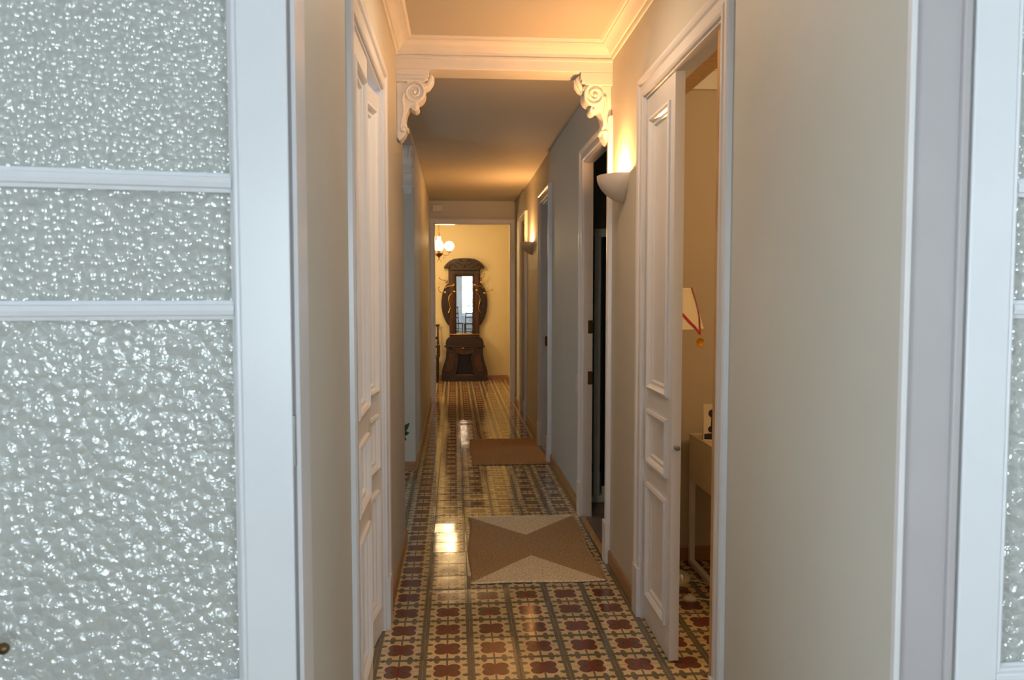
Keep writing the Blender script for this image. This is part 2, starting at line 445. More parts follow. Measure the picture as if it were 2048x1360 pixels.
# further tiles: joined
v = []; f = []; uvs = []
for i in range(-14, 14):
    for j in range(-34, 57):
        if (i, j) in single: continue
        cx = TX0 + T * (i + 0.5); cy = TY0 + T * (j + 0.5)
        if cy > 14.4 or cy < -3.55 or cx > 2.95 or cx < -3.0: continue
        if 1.55 < cy < 2.0 and not (0 <= i <= 5): continue
        if cx > 0.9 and 4.5 < cy < 7.1: continue      # grey floor room
        ax, ay = tri.gauss(0, 0.0028), tri.gauss(0, 0.004); k = len(v); h = 0.0988
        for sx, sy in ((-1, -1), (1, -1), (1, 1), (-1, 1)):
            v.append((cx + sx * h, cy + sy * h, ax * sx * h + ay * sy * h)); uvs.append((sx * 0.494 + 0.5, sy * 0.494 + 0.5))
        for sx, sy in ((-1, -1), (1, -1), (1, 1), (-1, 1)):
            v.append((cx + sx * h, cy + sy * h, -0.004)); uvs.append((sx * 0.494 + 0.5, sy * 0.494 + 0.5))
        f.append((k, k + 1, k + 2, k + 3))
        for a in range(4): f.append((k + 4 + a, k + 4 + (a + 1) % 4, k + (a + 1) % 4, k + a))
me = bpy.data.meshes.new('distant_tiles'); me.from_pydata(v, [], f); ul = me.uv_layers.new(name='UVMap')
for l in me.loops: ul.data[l.index].uv = uvs[l.vertex_index]
me.materials.append(M['tile']); dt_ = bpy.data.objects.new('distant_tiles', me); COL.objects.link(dt_); dt_.parent = floor; tag(dt_, kind='stuff')
gf = box('room_floor', M['greyfloor'], 0.90, 3.0, 4.5, 7.05, -0.006, 0.004, floor)

# ================================================================== STRUCTURE: walls
def wall(name, mat, boxes, label):
    m = MB()
    for b in boxes: m.quad_box(*b)
    o = m.build(name, mat); return tag(o, label, 'wall', kind='structure')
# right corridor wall, doors R1..R4
R1 = (2.585, 3.655); R2 = (4.50, 5.38); R3 = (7.25, 7.97); R4 = (9.65, 10.25)
tw = 0.14; tn = 0.062
wall('wall_right', M['wall'], [
    (XR, XR + tw, 1.50, R1[0], 0, 3.0), (XR, XR + tw, R1[0], R1[1], 2.52, 3.0), (XR, XR + tw, R1[1], 4.5, 0, 3.0),
    (XR, XR + tn, R2[0], R2[1], DT, 3.0), (XR, XR + tn, R2[1], R3[0], 0, 3.0),
    (XR, XR + tn, R3[0], R3[1], DT, 3.0), (XR, XR + tn, R3[1], R4[0], 0, 3.0), (XR, XR + tn, R4[0], R4[1], DT, 3.0),
    (XR, XR + tn, R4[1], 11.3, 0, 3.0)], 'long right hand corridor wall of greige paint with four doorways')
L1 = (2.62, 3.60)
wall('wall_left', M['wall'], [
    (XL - 0.14, XL, 1.7, L1[0], 0, 3.0), (XL - 0.14, XL, L1[0], L1[1], DT, 3.0), (XL - 0.14, XL, L1[1], 4.86, 0, 3.0)],
    'left hand greige wall of the front hall around the white double door')
askew(bpy.data.objects['wall_left'])
wall('wall_left_far', M['wall'], [(XLF - 0.14, XLF, 6.92, 11.3, 0, 3.0), (XLF - 0.10, XLF, 4.86, 6.92, 2.79, 3.0)],
     'left hand greige wall of the far corridor beyond the side passage')
wall('wall_side_back', M['wall'], [(-3.1, XLF - 0.14, 6.92, 7.02, 0, 3.0)], 'back wall of the side passage facing the camera')
wall('wall_side_front', M['wall'], [(-3.1, XL - 0.14, 4.76, 4.86, 0, 3.0)], 'front wall of the side passage hidden behind the hall wall')
wall('wall_side_end', M['wall'], [(-3.1, -3.0, 4.86, 5.45, 0, 3.0), (-3.1, -3.0, 6.35, 6.92, 0, 3.0), (-3.1, -3.0, 5.45, 6.35, 0, 0.85), (-3.1, -3.0, 5.45, 6.35, 2.15, 3.0)],
     'window wall at the far end of the side passage')
E0, E1, EH = -0.283, 0.80, 2.545
wall('wall_end', M['wall'], [(-2.5, E0, 11.3, 11.4, 0, 3.0), (E1, 1.6, 11.3, 11.4, 0, 3.0), (E0, E1, 11.3, 11.4, EH, 3.0)],
     'end wall of the corridor around the open doorway to the hat stand room')
wall('wall_back', M['wall_cream'], [(-2.5, 1.1, 14.4, 14.5, 0, 3.0)], 'cream back wall behind the dark carved hat stand')
wall('wall_back_right', M['wall_cream'], [(0.97, 1.07, 11.4, 14.4, 0, 3.0)], 'cream right wall of the hat stand room')
wall('wall_back_left', M['wall_cream'], [(-2.6, -2.5, 11.3, 14.5, 0, 3.0)], 'cream left wall of the hat stand room')
# room behind right near door
wall('wall_study_back', M['wall_tan'], [(XR + tw, 3.1, 4.45, 4.55, 0, 3.1)], 'tan back wall of the study seen through the near right door')
wall('wall_study_front', M['wall_tan'], [(XR + tw, 3.1, 1.75, 1.85, 0, 3.1)], 'tan front wall of the study')
wall('wall_study_right', M['wall_tan'], [(3.0, 3.1, 1.85, 4.45, 0, 3.1)], 'tan right wall of the study')
wall('wall_dark_room', M['wall'], [(3.0, 3.1, 4.55, 7.1, 0, 3.0), (XR + tn, 3.1, 7.1, 7.18, 0, 3.0)], 'walls of the dark room behind the second right doorway')
wall('wall_third_room', M['wall'], [(3.0, 3.1, 7.18, 7.55, 0, 3.0), (3.0, 3.1, 8.45, 8.9, 0, 3.0), (3.0, 3.1, 7.55, 8.45, 0, 0.85), (3.0, 3.1, 7.55, 8.45, 2.15, 3.0), (XR + tn, 3.1, 8.9, 9.0, 0, 3.0)],
     'walls of the daylit room behind the third right doorway')
wall('wall_fourth_room', M['wall'], [(2.2, 2.3, 9.0, 11.3, 0, 3.0), (1.6, 2.3, 11.3, 11.4, 0, 3.0)], 'walls of the room behind the last right doorway')
# room with the camera
wall('wall_entry_left', M['wall'], [(-2.5, -0.43, 1.64, 1.74, 0, 3.0)], 'wall behind the left glazed door leaf')
wall('wall_entry_right', M['wall'], [(1.02, 3.1, 1.62, 1.75, 0, 3.0)], 'wall behind the right glazed door leaf')
wall('wall_entry_head', M['wall'], [(-0.43, 1.02, 1.64, 1.74, 2.58, 3.0)], 'wall strip above the glazed double doorway')
wall('wall_front', M['plaster'], [(-2.5, 0.27, -3.7, -3.6, 0, 3.0), (1.45, 3.1, -3.7, -3.6, 0, 3.0), (0.27, 1.45, -3.7, -3.6, 0, 0.75), (0.27, 1.45, -3.7, -3.6, 2.35, 3.0)],
     'pale window wall behind the camera, seen only in the mirror')
wall('wall_front_left', M['plaster'], [(-2.5, -2.4, -3.6, -1.65, 0, 3.0), (-2.5, -2.4, -0.15, 1.64, 0, 3.0), (-2.5, -2.4, -1.65, -0.15, 0, 0.75), (-2.5, -2.4, -1.65, -0.15, 2.35, 3.0)], 'left wall of the front room')
wall('wall_front_right', M['plaster'], [(3.0, 3.1, -3.6, -2.05, 0, 3.0), (3.0, 3.1, -0.55, 1.64, 0, 3.0), (3.0, 3.1, -2.05, -0.55, 0, 0.75), (3.0, 3.1, -2.05, -0.55, 2.35, 3.0)], 'right wall of the front room')
# ceilings
def ceil(name, mat, b, label): return tag(box(name, mat, *b), label, 'ceiling', kind='structure')
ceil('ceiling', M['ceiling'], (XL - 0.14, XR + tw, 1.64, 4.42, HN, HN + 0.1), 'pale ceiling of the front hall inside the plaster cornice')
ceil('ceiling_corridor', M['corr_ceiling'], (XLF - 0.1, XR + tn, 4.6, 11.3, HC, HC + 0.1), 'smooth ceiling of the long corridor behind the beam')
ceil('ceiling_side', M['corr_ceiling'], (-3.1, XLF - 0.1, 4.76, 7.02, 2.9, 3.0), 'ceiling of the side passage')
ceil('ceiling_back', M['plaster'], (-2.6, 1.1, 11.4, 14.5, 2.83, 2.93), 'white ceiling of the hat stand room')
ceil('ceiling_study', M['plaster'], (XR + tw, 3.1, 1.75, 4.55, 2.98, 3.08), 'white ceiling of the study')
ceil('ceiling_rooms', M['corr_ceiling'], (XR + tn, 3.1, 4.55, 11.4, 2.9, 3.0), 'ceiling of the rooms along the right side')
ceil('ceiling_front', M['plaster'], (-2.5, 3.1, -3.7, 1.64, 2.95, 3.05), 'white ceiling of the front room')

# ------------------------------------------------------------------ cornice and beam
def planeX(x, s):            # 2-D (y,z) on a wall X=x, depth goes s*X
    return lambda p, q, d: (x + s * d, p, q)
def planeY(y, s):            # 2-D (x,z) on a wall Y=y
    return lambda p, q, d: (p, y + s * d, q)
def planeZ(z, s):
    return lambda p, q, d: (p, q, z + s * d)
# cornice: path runs round the hall (clockwise seen from above => inside on the left must be inward)
cor_prof = [(0, 0), (0, 0.085), (0.008, 0.085), (0.012, 0.075), (0.012, 0.062), (0.020, 0.060), (0.034, 0.040), (0.054, 0.020), (0.066, 0.016), (0.066, 0.010), (0.080, 0.009), (0.084, 0.004), (0.090, 0.0)]
cor = MB().sweep([(XR, 1.9), (XR, 4.42), (xl(4.42), 4.42), (xl(1.9), 1.9)], cor_prof, planeZ(HN, -1))
cor = cor.build('trim_1', M['plaster'], smooth=True)
tag(cor, 'white plaster cornice running round the front hall ceiling', 'cornice', kind='structure')
bm_ = MB().quad_box(XL - 0.02, XR + 0.02, 4.42, 4.60, 2.768, 3.0)
bm_ = bm_.build('trim_2', M['plaster'], bevel=0.004)
tag(bm_, 'white plaster beam crossing the ceiling above the two scroll brackets', 'beam', kind='structure')
# small fillets on the beam face
m = MB().quad_box(XL, XR, 4.405, 4.42, 2.822, 2.838).build('fillet', M['plaster'], bm_, bevel=0.003)
lint = tag(box('trim_3', M['corr_ceiling'], XLF - 0.10, XLF + 0.001, 4.86, 6.92, 2.785, 2.79), 'grey lintel underside over the side passage opening', 'lintel', kind='structure')

# scroll bracket (corbel): local w = out from wall (+x), d = down (-z), thickness along y from 0 (front) to t
def make_corbel(t, label, mat=None):
    mat = mat or M['plaster']
    root = empty('scroll_bracket', label=label, cat='bracket', kind=None)
    fn = lambda p, q, d: (p / 1000, d, -q / 1000)
    block = [(0, 0), (175, 0), (178, 12), (178, 34), (170, 42), (172, 50), (166, 58), (150, 62), (150, 68), (0, 68)]
    MB().prism(block, fn, 0, t).build('capital_block', mat, root, bevel=0.002)
    # moulding lines of the block
    mm = MB()
    for q, o, h in ((38, 6, 5), (58, 5, 5)):
        mm.quad_box(0, 0.160, -o / 1000, 0, -(q + h) / 1000, -q / 1000)
    mm.build('moulding', mat, root, bevel=0.0015)
    body = [(0, 68), (152, 68), (160, 74), (166, 84), (164, 95), (155, 102), (152, 112), (156, 128), (152, 146), (140, 162), (124, 174), (112, 180),
            (120, 190), (124, 202), (116, 216), (102, 222), (88, 216), (76, 204), (66, 208), (56, 232), (48, 262), (48, 286), (56, 300), (58, 318), (50, 334), (46, 350), (38, 358), (30, 372), (16, 384), (0, 370)]
    MB().prism(body, fn, t * 0.12, t * 0.88).build('body', mat, root, smooth=True, bevel=0.006, seg=3)
    # volute spiral on both faces
    for yy in (t * 0.12 - 0.004, t * 0.88 + 0.004):
        sp = []; n = 46
        for k in range(n):
            a = k / (n - 1); th = -2.2 + a * 4.0 * math.pi; rr = 56 * (1 - a) ** 0.85 + 7
            sp.append(((96 + rr * math.cos(th)) / 1000, yy, -(122 + rr * math.sin(th)) / 1000))
        rad = [0.0085 * (1 - 0.45 * k / (n - 1)) for k in range(n)]
        MB().tube(sp, rad, 8).ball((0.096, yy, -0.122), 0.012, 10, (1, 0.7, 1)).build('volute', mat, root, smooth=True)
        lo = [(x / 1000, yy, -z / 1000) for x, z in ((40, 130), (34, 170), (40, 210), (36, 250), (26, 285), (22, 320))]
        MB().tube(lo, [0.010, 0.009, 0.008, 0.007, 0.006, 0.005], 8).ball((0.034, yy, -0.325), 0.015, 10, (1, 0.7, 1)).build('stem', mat, root, smooth=True)
    # rolled leaf below the volute and small rolls on the front edge
    MB().ball((0.102, t / 2, -0.200), 0.021, 14, (1, t * 0.46 / 0.021, 1)).build('roll', mat, root, smooth=True)
    MB().ball((0.158, t / 2, -0.088), 0.014, 12, (1, t * 0.42 / 0.014, 1)).build('roll', mat, root, smooth=True)
    MB().ball((0.050, t / 2, -0.318), 0.017, 12, (1, t * 0.44 / 0.017, 1)).build('roll', mat, root, smooth=True)
    # acanthus tip curling up at the front
    lf = MB()
    for sgn, off in ((-1, 0), (1, 0), (0, 0.006)):
        pts = [(0.146 + off, t / 2 + sgn * t * 0.18, -0.098), (0.170 + off, t / 2 + sgn * t * 0.24, -0.080), (0.186 + off, t / 2 + sgn * t * 0.28, -0.055), (0.190 + off, t / 2 + sgn * t * 0.24, -0.028), (0.180 + off, t / 2 + sgn * t * 0.2, -0.010)]
        lf.tube(pts, [0.010, 0.014, 0.014, 0.010, 0.003], 8)
    lf.build('acanthus_leaf', mat, root, smooth=True)
    return root
cl = make_corbel(0.16, 'white plaster scroll bracket at the left end of the ceiling beam'); cl.location = (xl(4.42), 4.42, 2.768)
cr = make_corbel(0.16, 'white plaster scroll bracket on the right, lit by the near sconce'); cr.location = (XR, 4.58, 2.768); cr.rotation_euler = (0, 0, math.pi)
cs = make_corbel(0.095, 'grey shaded scroll bracket at the corner of the side passage'); cs.location = (-0.44, 6.92, 2.785); cs.rotation_euler = (0, 0, -math.pi / 2)
for c_ in (cl, cr, cs): c_['group'] = 'plaster scroll brackets'

# ------------------------------------------------------------------ skirting
def skirt(name, path, label, h=0.082, t=0.012):
    m = MB(); m.sweep(path, [(0, 0), (0, h), (t * 0.5, h), (t, h - 0.008), (t, 0)], planeZ(0.0, 1))
    return tag(m.build(name, M['skirt']), label, 'skirting', kind='structure')
# left of path = inward
skirt('baseboard_right', [(XR, 1.72), (XR, R1[0] - 0.11)], 'terracotta skirting of the right wall before the first door')
skirt('baseboard_right_second', [(XR, R1[1] + 0.11), (XR, R2[0] - 0.04)], 'terracotta skirting between the first and second right doors')
skirt('baseboard_right_third', [(XR, R2[1] + 0.11), (XR, R3[0] - 0.04)], 'terracotta skirting between the second and third right doors')
skirt('baseboard_right_fourth', [(XR, R3[1] + 0.09), (XR, R4[0] - 0.06)], 'terracotta skirting between the third and fourth right doors')
skirt('baseboard_right_end', [(XR, R4[1] + 0.07), (XR, 11.28)], 'short terracotta skirting at the far right corner')
askew(skirt('baseboard_left', [(XL, 2.50), (XL, 1.74)], 'terracotta skirting of the left wall before the double door'))
askew(skirt('baseboard_left_second', [(XL - 0.14, 4.86), (XL, 4.86), (XL, 3.72)], 'terracotta skirting of the left wall under the left bracket'))
skirt('baseboard_left_far', [(XLF, 11.28), (XLF, 6.92), (-2.9, 6.92)], 'terracotta skirting turning from the far left wall into the side passage')
skirt('baseboard_back', [(0.97, 11.42), (0.97, 14.4), (-2.5, 14.4)], 'terracotta skirting of the hat stand room')
skirt('baseboard_study', [(3.0, 4.45), (XR + tw, 4.45)], 'brown skirting along the study back wall', t=-0.012) if False else skirt('baseboard_study', [(2.99, 4.45), (XR + tw + 0.005, 4.45)], 'brown skirting along the study back wall')

# ------------------------------------------------------------------ door casings and leaves
cas_prof = [(0.0, 0.0), (0.0, 0.018), (0.010, 0.024), (0.030, 0.024), (0.036, 0.017), (0.062, 0.017), (0.070, 0.030), (0.084, 0.036), (0.096, 0.036), (0.106, 0.026), (0.108, 0.0)]
def scaled(p, k): return [(w * k, d) for w, d in p]
def casing(x, s, y0, y1, z, parent, k=1.0, dk=1.0):
    """three-sided moulded architrave on wall X=x, projecting s"""
    # left of the path must be outward: go up the far side first? path (y,z): start near bottom -> up -> far -> down has outside on the left
    m = MB().sweep([(y0, 0.0), (y0, z), (y1, z), (y1, 0.0)], scaled(cas_prof, k), planeX(x, s * dk))
    o = m.build('casing', M['white'], parent)
    b = MB()
    for yc in (y0 - 0.108 * k, y1):
        b.quad_box(min(x, x + s * 0.040 * dk), max(x, x + s * 0.040 * dk), yc - 0.001, yc + 0.108 * k + 0.001, 0, 0.24)
    b.build('plinth_block', M['white'], parent, bevel=0.003)
    return o
def lining(x0, x1, y0, y1, z, parent, t=0.012):
    m = MB().quad_box(x0, x1, y0, y0 + t, 0, z).quad_box(x0, x1, y1 - t, y1, 0, z).quad_box(x0, x1, y0 + t, y1 - t, z - t, z)
    return m.build('jamb_lining', M['white'], parent, bevel=0.001)
PAN = None
def make_leaf(w, h, panels, parent, th=0.04, st=0.085):
    """panelled leaf in local coords: x = thickness (0..th), y 0..w, z 0..h"""
    m = MB()
    m.quad_box(0, th, 0, st, 0, h).quad_box(0, th, w - st, w, 0, h)
    zs = [0] + [z for p in panels for z in p] + [h]
    for k in range(0, len(zs), 2):
        m.quad_box(0.0002, th - 0.0002, st, w - st, zs[k], zs[k + 1])
    leaf = m.build('door_leaf', M['white'], parent)
    for (a, b) in panels:
        p = MB().quad_box(th / 2 - 0.007, th / 2 + 0.007, st, w - st, a, b)
        for side, s in ((0, 1), (th, -1)):
            prof = [(-0.004, 0.013), (-0.004, -0.009), (0.008, -0.013), (0.017, -0.006), (0.024, 0.003), (0.036, 0.004), (0.044, 0.013)]
            p.sweep([(st, a), (w - st, a), (w - st, b), (st, b)], prof, planeX(side, s), closed=True)
        p.build('panel', M['white'], leaf)
    return leaf
PANELS = [(0.13, 0.66), (0.76, 1.00), (1.10, 2.32)]
# --- door 1: right near double door, far leaf shut
d1 = empty('door_1', (0, 0, 0), label='white panelled double door on the right, far leaf shut and near leaf open into the study', cat='door', kind='structure')
casing(XR, -1, R1[0], R1[1], DT, d1, 0.88, 0.55)
lining(XR, XR + 0.085, R1[0], R1[1], DT, d1)
MB().quad_box(XR + 0.002, XR + 0.085, R1[0] + 0.002, R1[1] - 0.002, DT + 0.001, 2.519).build('head_block', M['white'], d1)
m = MB().quad_box(XR + 0.012, XR + 0.048, R1[0] + 0.012, R1[0] + 0.094, 0, DT - 0.012).build('rebate_strip', M['reveal'], d1)  # orange stands for warm light grazing the reveal
m['label'] = 'rebate strip with warm light put into its orange'
m = MB().prism([(XR + 0.086, DT + 0.002), (XR + 0.19, 2.462), (XR + 0.19, 2.519), (XR + 0.15, 2.519), (XR + 0.086, 2.519)], lambda p, q, d: (p, d, q), R1[0] + 0.001, R1[1] - 0.001).build('head_lining', M['reveal'], d1)  # wall coloured lintel, its warm light put into the orange
m['label'] = 'lintel head lining with warm light put into its orange'
lf = make_leaf(0.462, 2.425, PANELS, d1, st=0.066); lf.location = (XR + 0.008, 3.178, 0.012)
kb = MB().lathe([(0.001, 0), (0.010, 0), (0.010, 0.006), (0.006, 0.010), (0.006, 0.016), (0.011, 0.022), (0.008, 0.030), (0.001, 0.031)], (0, 0, 0), 16, 'y')
kb = kb.build('latch_bolt', M['steel'], lf, smooth=True); kb.location = (0.020, -0.001, 0.90); kb.rotation_euler = (0, 0, math.pi)
dsm = MB().lathe([(0.001, 0), (0.005, 0), (0.005, 0.022), (0.013, 0.024), (0.013, 0.030), (0.001, 0.031)], (0, 0, 0), 14, 'x').build('door_stop', M['plastic'], lf, smooth=True)
dsm.location = (0.04, 0.06, 0.33)
# near leaf, swung right back into the study
lf2 = make_leaf(0.53, 2.425, PANELS, d1); lf2.location = (XR + tw + 0.012, R1[0] - 0.01, 0.012); lf2.rotation_euler = (0, 0, R(-162))
# --- door 2 (left near double door)
d2 = empty('door_2', (0, 0, 0), label='white panelled double door on the left, nearest the camera', cat='door', kind='structure')
# on the left wall depth goes +X
casing(XL, 1, L1[0], L1[1], DT, d2, 1.0, 0.55)
lining(XL - 0.14, XL, L1[0], L1[1], DT, d2)
la = make_leaf(0.475, 2.425, PANELS, d2); la.location = (XL - 0.046, L1[0] + 0.013, 0.012)
lb = make_leaf(0.475, 2.40, PANELS, d2)
lb.location = (XL - 0.01, L1[1] - 0.013, 0.012); lb.rotation_euler = (0, 0, math.pi + R(-7)); 
askew(d2)
# --- right second doorway (open, dark)
d3 = empty('door_3', (0, 0, 0), label='open white framed doorway to the dark room, second on the right', cat='doorway', kind='structure')
casing(XR, -1, R2[0], R2[1], DT - 0.01, d3, 0.85, 0.7)
lining(XR, XR + tn, R2[0], R2[1], DT - 0.01, d3)
for z in (1.32, 0.97):
    hp = MB().quad_box(XR + 0.030, XR + 0.062, R2[1] - 0.0155, R2[1] - 0.012, z - 0.045, z + 0.045).quad_box(XR + 0.040, XR + 0.052, R2[1] - 0.018, R2[1] - 0.0155, z - 0.02, z + 0.02).build('strike_plate', M['bronze'], d3)
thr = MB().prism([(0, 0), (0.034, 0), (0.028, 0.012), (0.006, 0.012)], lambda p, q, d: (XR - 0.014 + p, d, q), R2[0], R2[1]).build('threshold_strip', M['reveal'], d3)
# --- right third
d4 = empty('door_4', (0, 0, 0), label='open white doorway with bluish daylit jamb, third on the right', cat='doorway', kind='structure')
casing(XR, -1, R3[0], R3[1], DT, d4, 0.9); lining(XR, XR + tn, R3[0], R3[1], DT, d4)
MB().quad_box(XR + 0.03, XR + 0.055, R3[1] - 0.0155, R3[1] - 0.012, 1.02, 1.12).build('strike_plate', M['bronze'], d4)
lf4 = make_leaf(0.70, 2.42, PANELS, d4); lf4.location = (XR + tn + 0.005, R3[1] - 0.03, 0.012); lf4.rotation_euler = (0, 0, R(-80 + 0))
lf4.rotation_euler = (0, 0, R(180 + 82))
lf4.location = (XR + tn + 0.72, R3[1] + 0.08, 0.012) ; lf4.rotation_euler = (0, 0, R(90 - 0))
# --- right fourth
d5 = empty('door_5', (0, 0, 0), label='narrow white doorway farthest along the right wall', cat='doorway', kind='structure')
casing(XR, -1, R4[0], R4[1], DT + 0.02, d5, 0.75); lining(XR, XR + tn, R4[0], R4[1], DT + 0.02, d5)
MB().quad_box(XR + 0.03, XR + 0.055, R4[1] - 0.0155, R4[1] - 0.012, 1.02, 1.12).build('strike_plate', M['bronze'], d5)
# --- end doorway
d6 = empty('door_6', (0, 0, 0), label='plain white framed doorway at the corridor end leading to the hat stand', cat='doorway', kind='structure')
MB().sweep([(E0, 0), (E0, EH), (E1, EH), (E1, 0)], [(0, 0), (0, 0.016), (0.008, 0.02), (0.05, 0.02), (0.058, 0.028), (0.068, 0.026), (0.07, 0)], planeY(11.3, -1)).build('casing', M['white'], d6)
MB().quad_box(E0, E0 + 0.012, 11.3, 11.4, 0, EH).quad_box(E1 - 0.012, E1, 11.3, 11.4, 0, EH).quad_box(E0, E1, 11.3, 11.4, EH - 0.012, EH).build('jamb_lining', M['white'], d6)

# ------------------------------------------------------------------ entry frame + glazed leaves
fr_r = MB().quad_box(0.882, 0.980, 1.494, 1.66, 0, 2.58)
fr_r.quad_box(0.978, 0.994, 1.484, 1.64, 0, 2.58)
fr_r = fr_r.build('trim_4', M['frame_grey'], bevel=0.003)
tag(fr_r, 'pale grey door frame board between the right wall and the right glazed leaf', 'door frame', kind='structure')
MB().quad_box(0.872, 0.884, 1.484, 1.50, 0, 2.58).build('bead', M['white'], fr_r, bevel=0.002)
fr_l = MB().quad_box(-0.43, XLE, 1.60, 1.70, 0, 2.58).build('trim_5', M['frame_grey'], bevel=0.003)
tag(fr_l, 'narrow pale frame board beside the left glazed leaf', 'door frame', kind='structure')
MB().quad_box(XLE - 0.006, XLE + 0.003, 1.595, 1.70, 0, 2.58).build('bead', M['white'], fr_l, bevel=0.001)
fr_t = MB().quad_box(-0.43, 1.03, 1.50, 1.66, 2.50, 2.58).build('trim_6', M['white'], bevel=0.003)
tag(fr_t, 'white head board above the glazed doorway', 'door frame', kind='structure')

def glazed_leaf(label, w, muntins, glasses, hinge, ang, mir, stile=0.113, free=0.11, handle=True):
    """local: x from hinge (0) to free edge (w), y 0 (front, to camera) .. 0.04, z up; mir=-1 mirrors x"""
    root = empty('glazed_door_leaf', label=label, cat='door', group='open glazed door leaves'); root.location = hinge; root.rotation_euler = (0, 0, ang)
    H = 2.47; zb, zt = 0.787, 2.35
    def bx(m, a, b, *r):
        a, b = a * mir, b * mir; m.quad_box(min(a, b), max(a, b), *r); return m
    def molded(a, b, name):
        m = MB(); bx(m, a, b, 0, 0.038, 0.01, H); return m.build(name, M['sash'], root, bevel=0.003)
    molded(0, stile - 0.016, 'stile'); molded(w - free + 0.016, w, 'stile')
    for (a, b, nm) in ((0.01, 0.20, 'bottom_rail'), (zb - 0.12, zb - 0.014, 'lock_rail'), (zt + 0.014, H, 'top_rail')):
        m = MB(); bx(m, stile - 0.016, w - free + 0.016, 0.0002, 0.0378, a, b); m.build(nm, M['sash'], root, bevel=0.003)
    m = MB(); bx(m, stile - 0.016, w - free + 0.016, 0.012, 0.026, 0.20, zb - 0.12); m.build('bottom_panel', M['sash'], root)
    # glazing bead round the opening (stepped profile)
    x0, x1 = stile - 0.016, w - free + 0.016
    bead = [(0, 0.010), (0, 0.004), (0.006, 0.001), (0.010, 0.004), (0.012, 0.010), (0.016, 0.014), (0.016, 0.020), (0, 0.020)]
    pth = [(x0 * mir, zb - 0.014), (x1 * mir, zb - 0.014), (x1 * mir, zt + 0.014), (x0 * mir, zt + 0.014)]
    if mir < 0: pth = pth[::-1]
    m = MB().sweep(pth, bead, lambda p, q, d: (p, d, q), closed=True); m.build('glazing_bead', M['sash'], root)
    prof = [(-0.018, 0.020), (-0.018, 0.012), (-0.011, 0.010), (-0.009, 0.004), (0.0, 0.001), (0.009, 0.004), (0.011, 0.010), (0.018, 0.012), (0.018, 0.020)]
    for z in muntins:
        m = MB(); q = [(stile - 0.004, 0), (w - free + 0.004, 0)]
        m.sweep([(q[0][0] * mir, z), (q[1][0] * mir, z)], prof, lambda p, q, d: (p, d, q)); m.build('muntin', M['sash'], root)
    zz = [zb - 0.01] + list(muntins) + [zt + 0.01]
    for k in range(len(zz) - 1):
        m = MB(); bx(m, stile - 0.008, w - free + 0.008, 0.021, 0.026, zz[k], zz[k + 1]); m.build('glass_pane', M[glasses[k]], root)
    if handle:
        hm = MB()
        hx = w - 0.055
        hm.quad_box((hx - 0.02) if mir > 0 else -(hx + 0.02), (hx + 0.02) if mir > 0 else -(hx - 0.02), -0.004, 0, 0.84, 1.02)
        hm = hm.build('handle_plate', M['bronze'], root, bevel=0.003)
        lv = MB().tube([(hx * mir, 0, 0.925), (hx * mir, -0.045, 0.925), ((hx - 0.02) * mir, -0.05, 0.925), ((hx - 0.12) * mir, -0.045, 0.918)], [0.010, 0.010, 0.010, 0.0095], 10)
        lv.ball(((hx - 0.12) * mir, -0.045, 0.918), 0.0105, 10).build('handle', M['bronze'], root, smooth=True)
    for z in (0.35, 1.25, 2.2):
        MB().lathe([(0.001, z - 0.05), (0.007, z - 0.05), (0.007, z + 0.05), (0.001, z + 0.05)], (0.0, 0.045, 0), 10).build('hinge', M['steel'], root, smooth=True)
    return root
LM = (1.511, 1.750)
gl1 = glazed_leaf('open glazed door leaf with hammered glass filling the left of the view', 0.67, LM, ('glass_b', 'glass_a', 'glass_c'), (-0.314, 1.552, 0), R(9.7), -1, stile=0.108)
gl2 = glazed_leaf('open glazed door leaf with hammered glass at the right edge of the view', 0.67, LM, ('glass_b', 'glass_a', 'glass_c'), (1.004, 1.487, 0), R(0.5), 1, stile=0.103)

# ------------------------------------------------------------------ windows (room behind camera and side rooms)
def window(name, axis, pos, a0, a1, z0, z1, cols, rows, label):
    root = empty(name, label=label, cat='window', kind='structure')
    fn = (lambda a, b, c0, c1: (a, b, pos - 0.05, pos, c0, c1)) if axis == 'y' else (lambda a, b, c0, c1: (pos - 0.05, pos, a, b, c0, c1))
    m = MB()
    m.quad_box(*fn(a0, a0 + 0.05, z0, z1)).quad_box(*fn(a1 - 0.05, a1, z0, z1)).quad_box(*fn(a0 + 0.05, a1 - 0.05, z0, z0 + 0.05)).quad_box(*fn(a0 + 0.05, a1 - 0.05, z1 - 0.05, z1))
    m.build('window_frame', M['white'], root)
    for k in range(1, cols):
        x = a0 + (a1 - a0) * k / cols; w = 0.030 if k * 2 == cols else 0.012
        MB().quad_box(*fn(x - w, x + w, z0 + 0.05, z1 - 0.05)).build('muntin', M['white'], root)
    for k in range(1, rows):
        z = z0 + (z1 - z0) * k / rows
        MB().quad_box(*fn(a0 + 0.05, a1 - 0.05, z - 0.011, z + 0.011)).build('muntin', M['white'], root)
    f2 = (lambda a, b, c0, c1: (a, b, pos - 0.028, pos - 0.024, c0, c1)) if axis == 'y' else (lambda a, b, c0, c1: (pos - 0.028, pos - 0.024, a, b, c0, c1))
    MB().quad_box(*f2(a0 + 0.03, a1 - 0.03, z0 + 0.03, z1 - 0.03)).build('window_pane', M['clear'], root)
window('window_1', 'y', -3.62, 0.27, 1.45, 0.75, 2.35, 4, 5, 'bright multi pane window behind the camera, seen in the hat stand mirror')
window('window_2', 'x', -2.42, -1.65, -0.15, 0.75, 2.35, 4, 4, 'window in the left wall of the front room')
window('window_3', 'x', 3.07, -2.05, -0.55, 0.75, 2.35, 4, 4, 'window in the right wall of the front room')
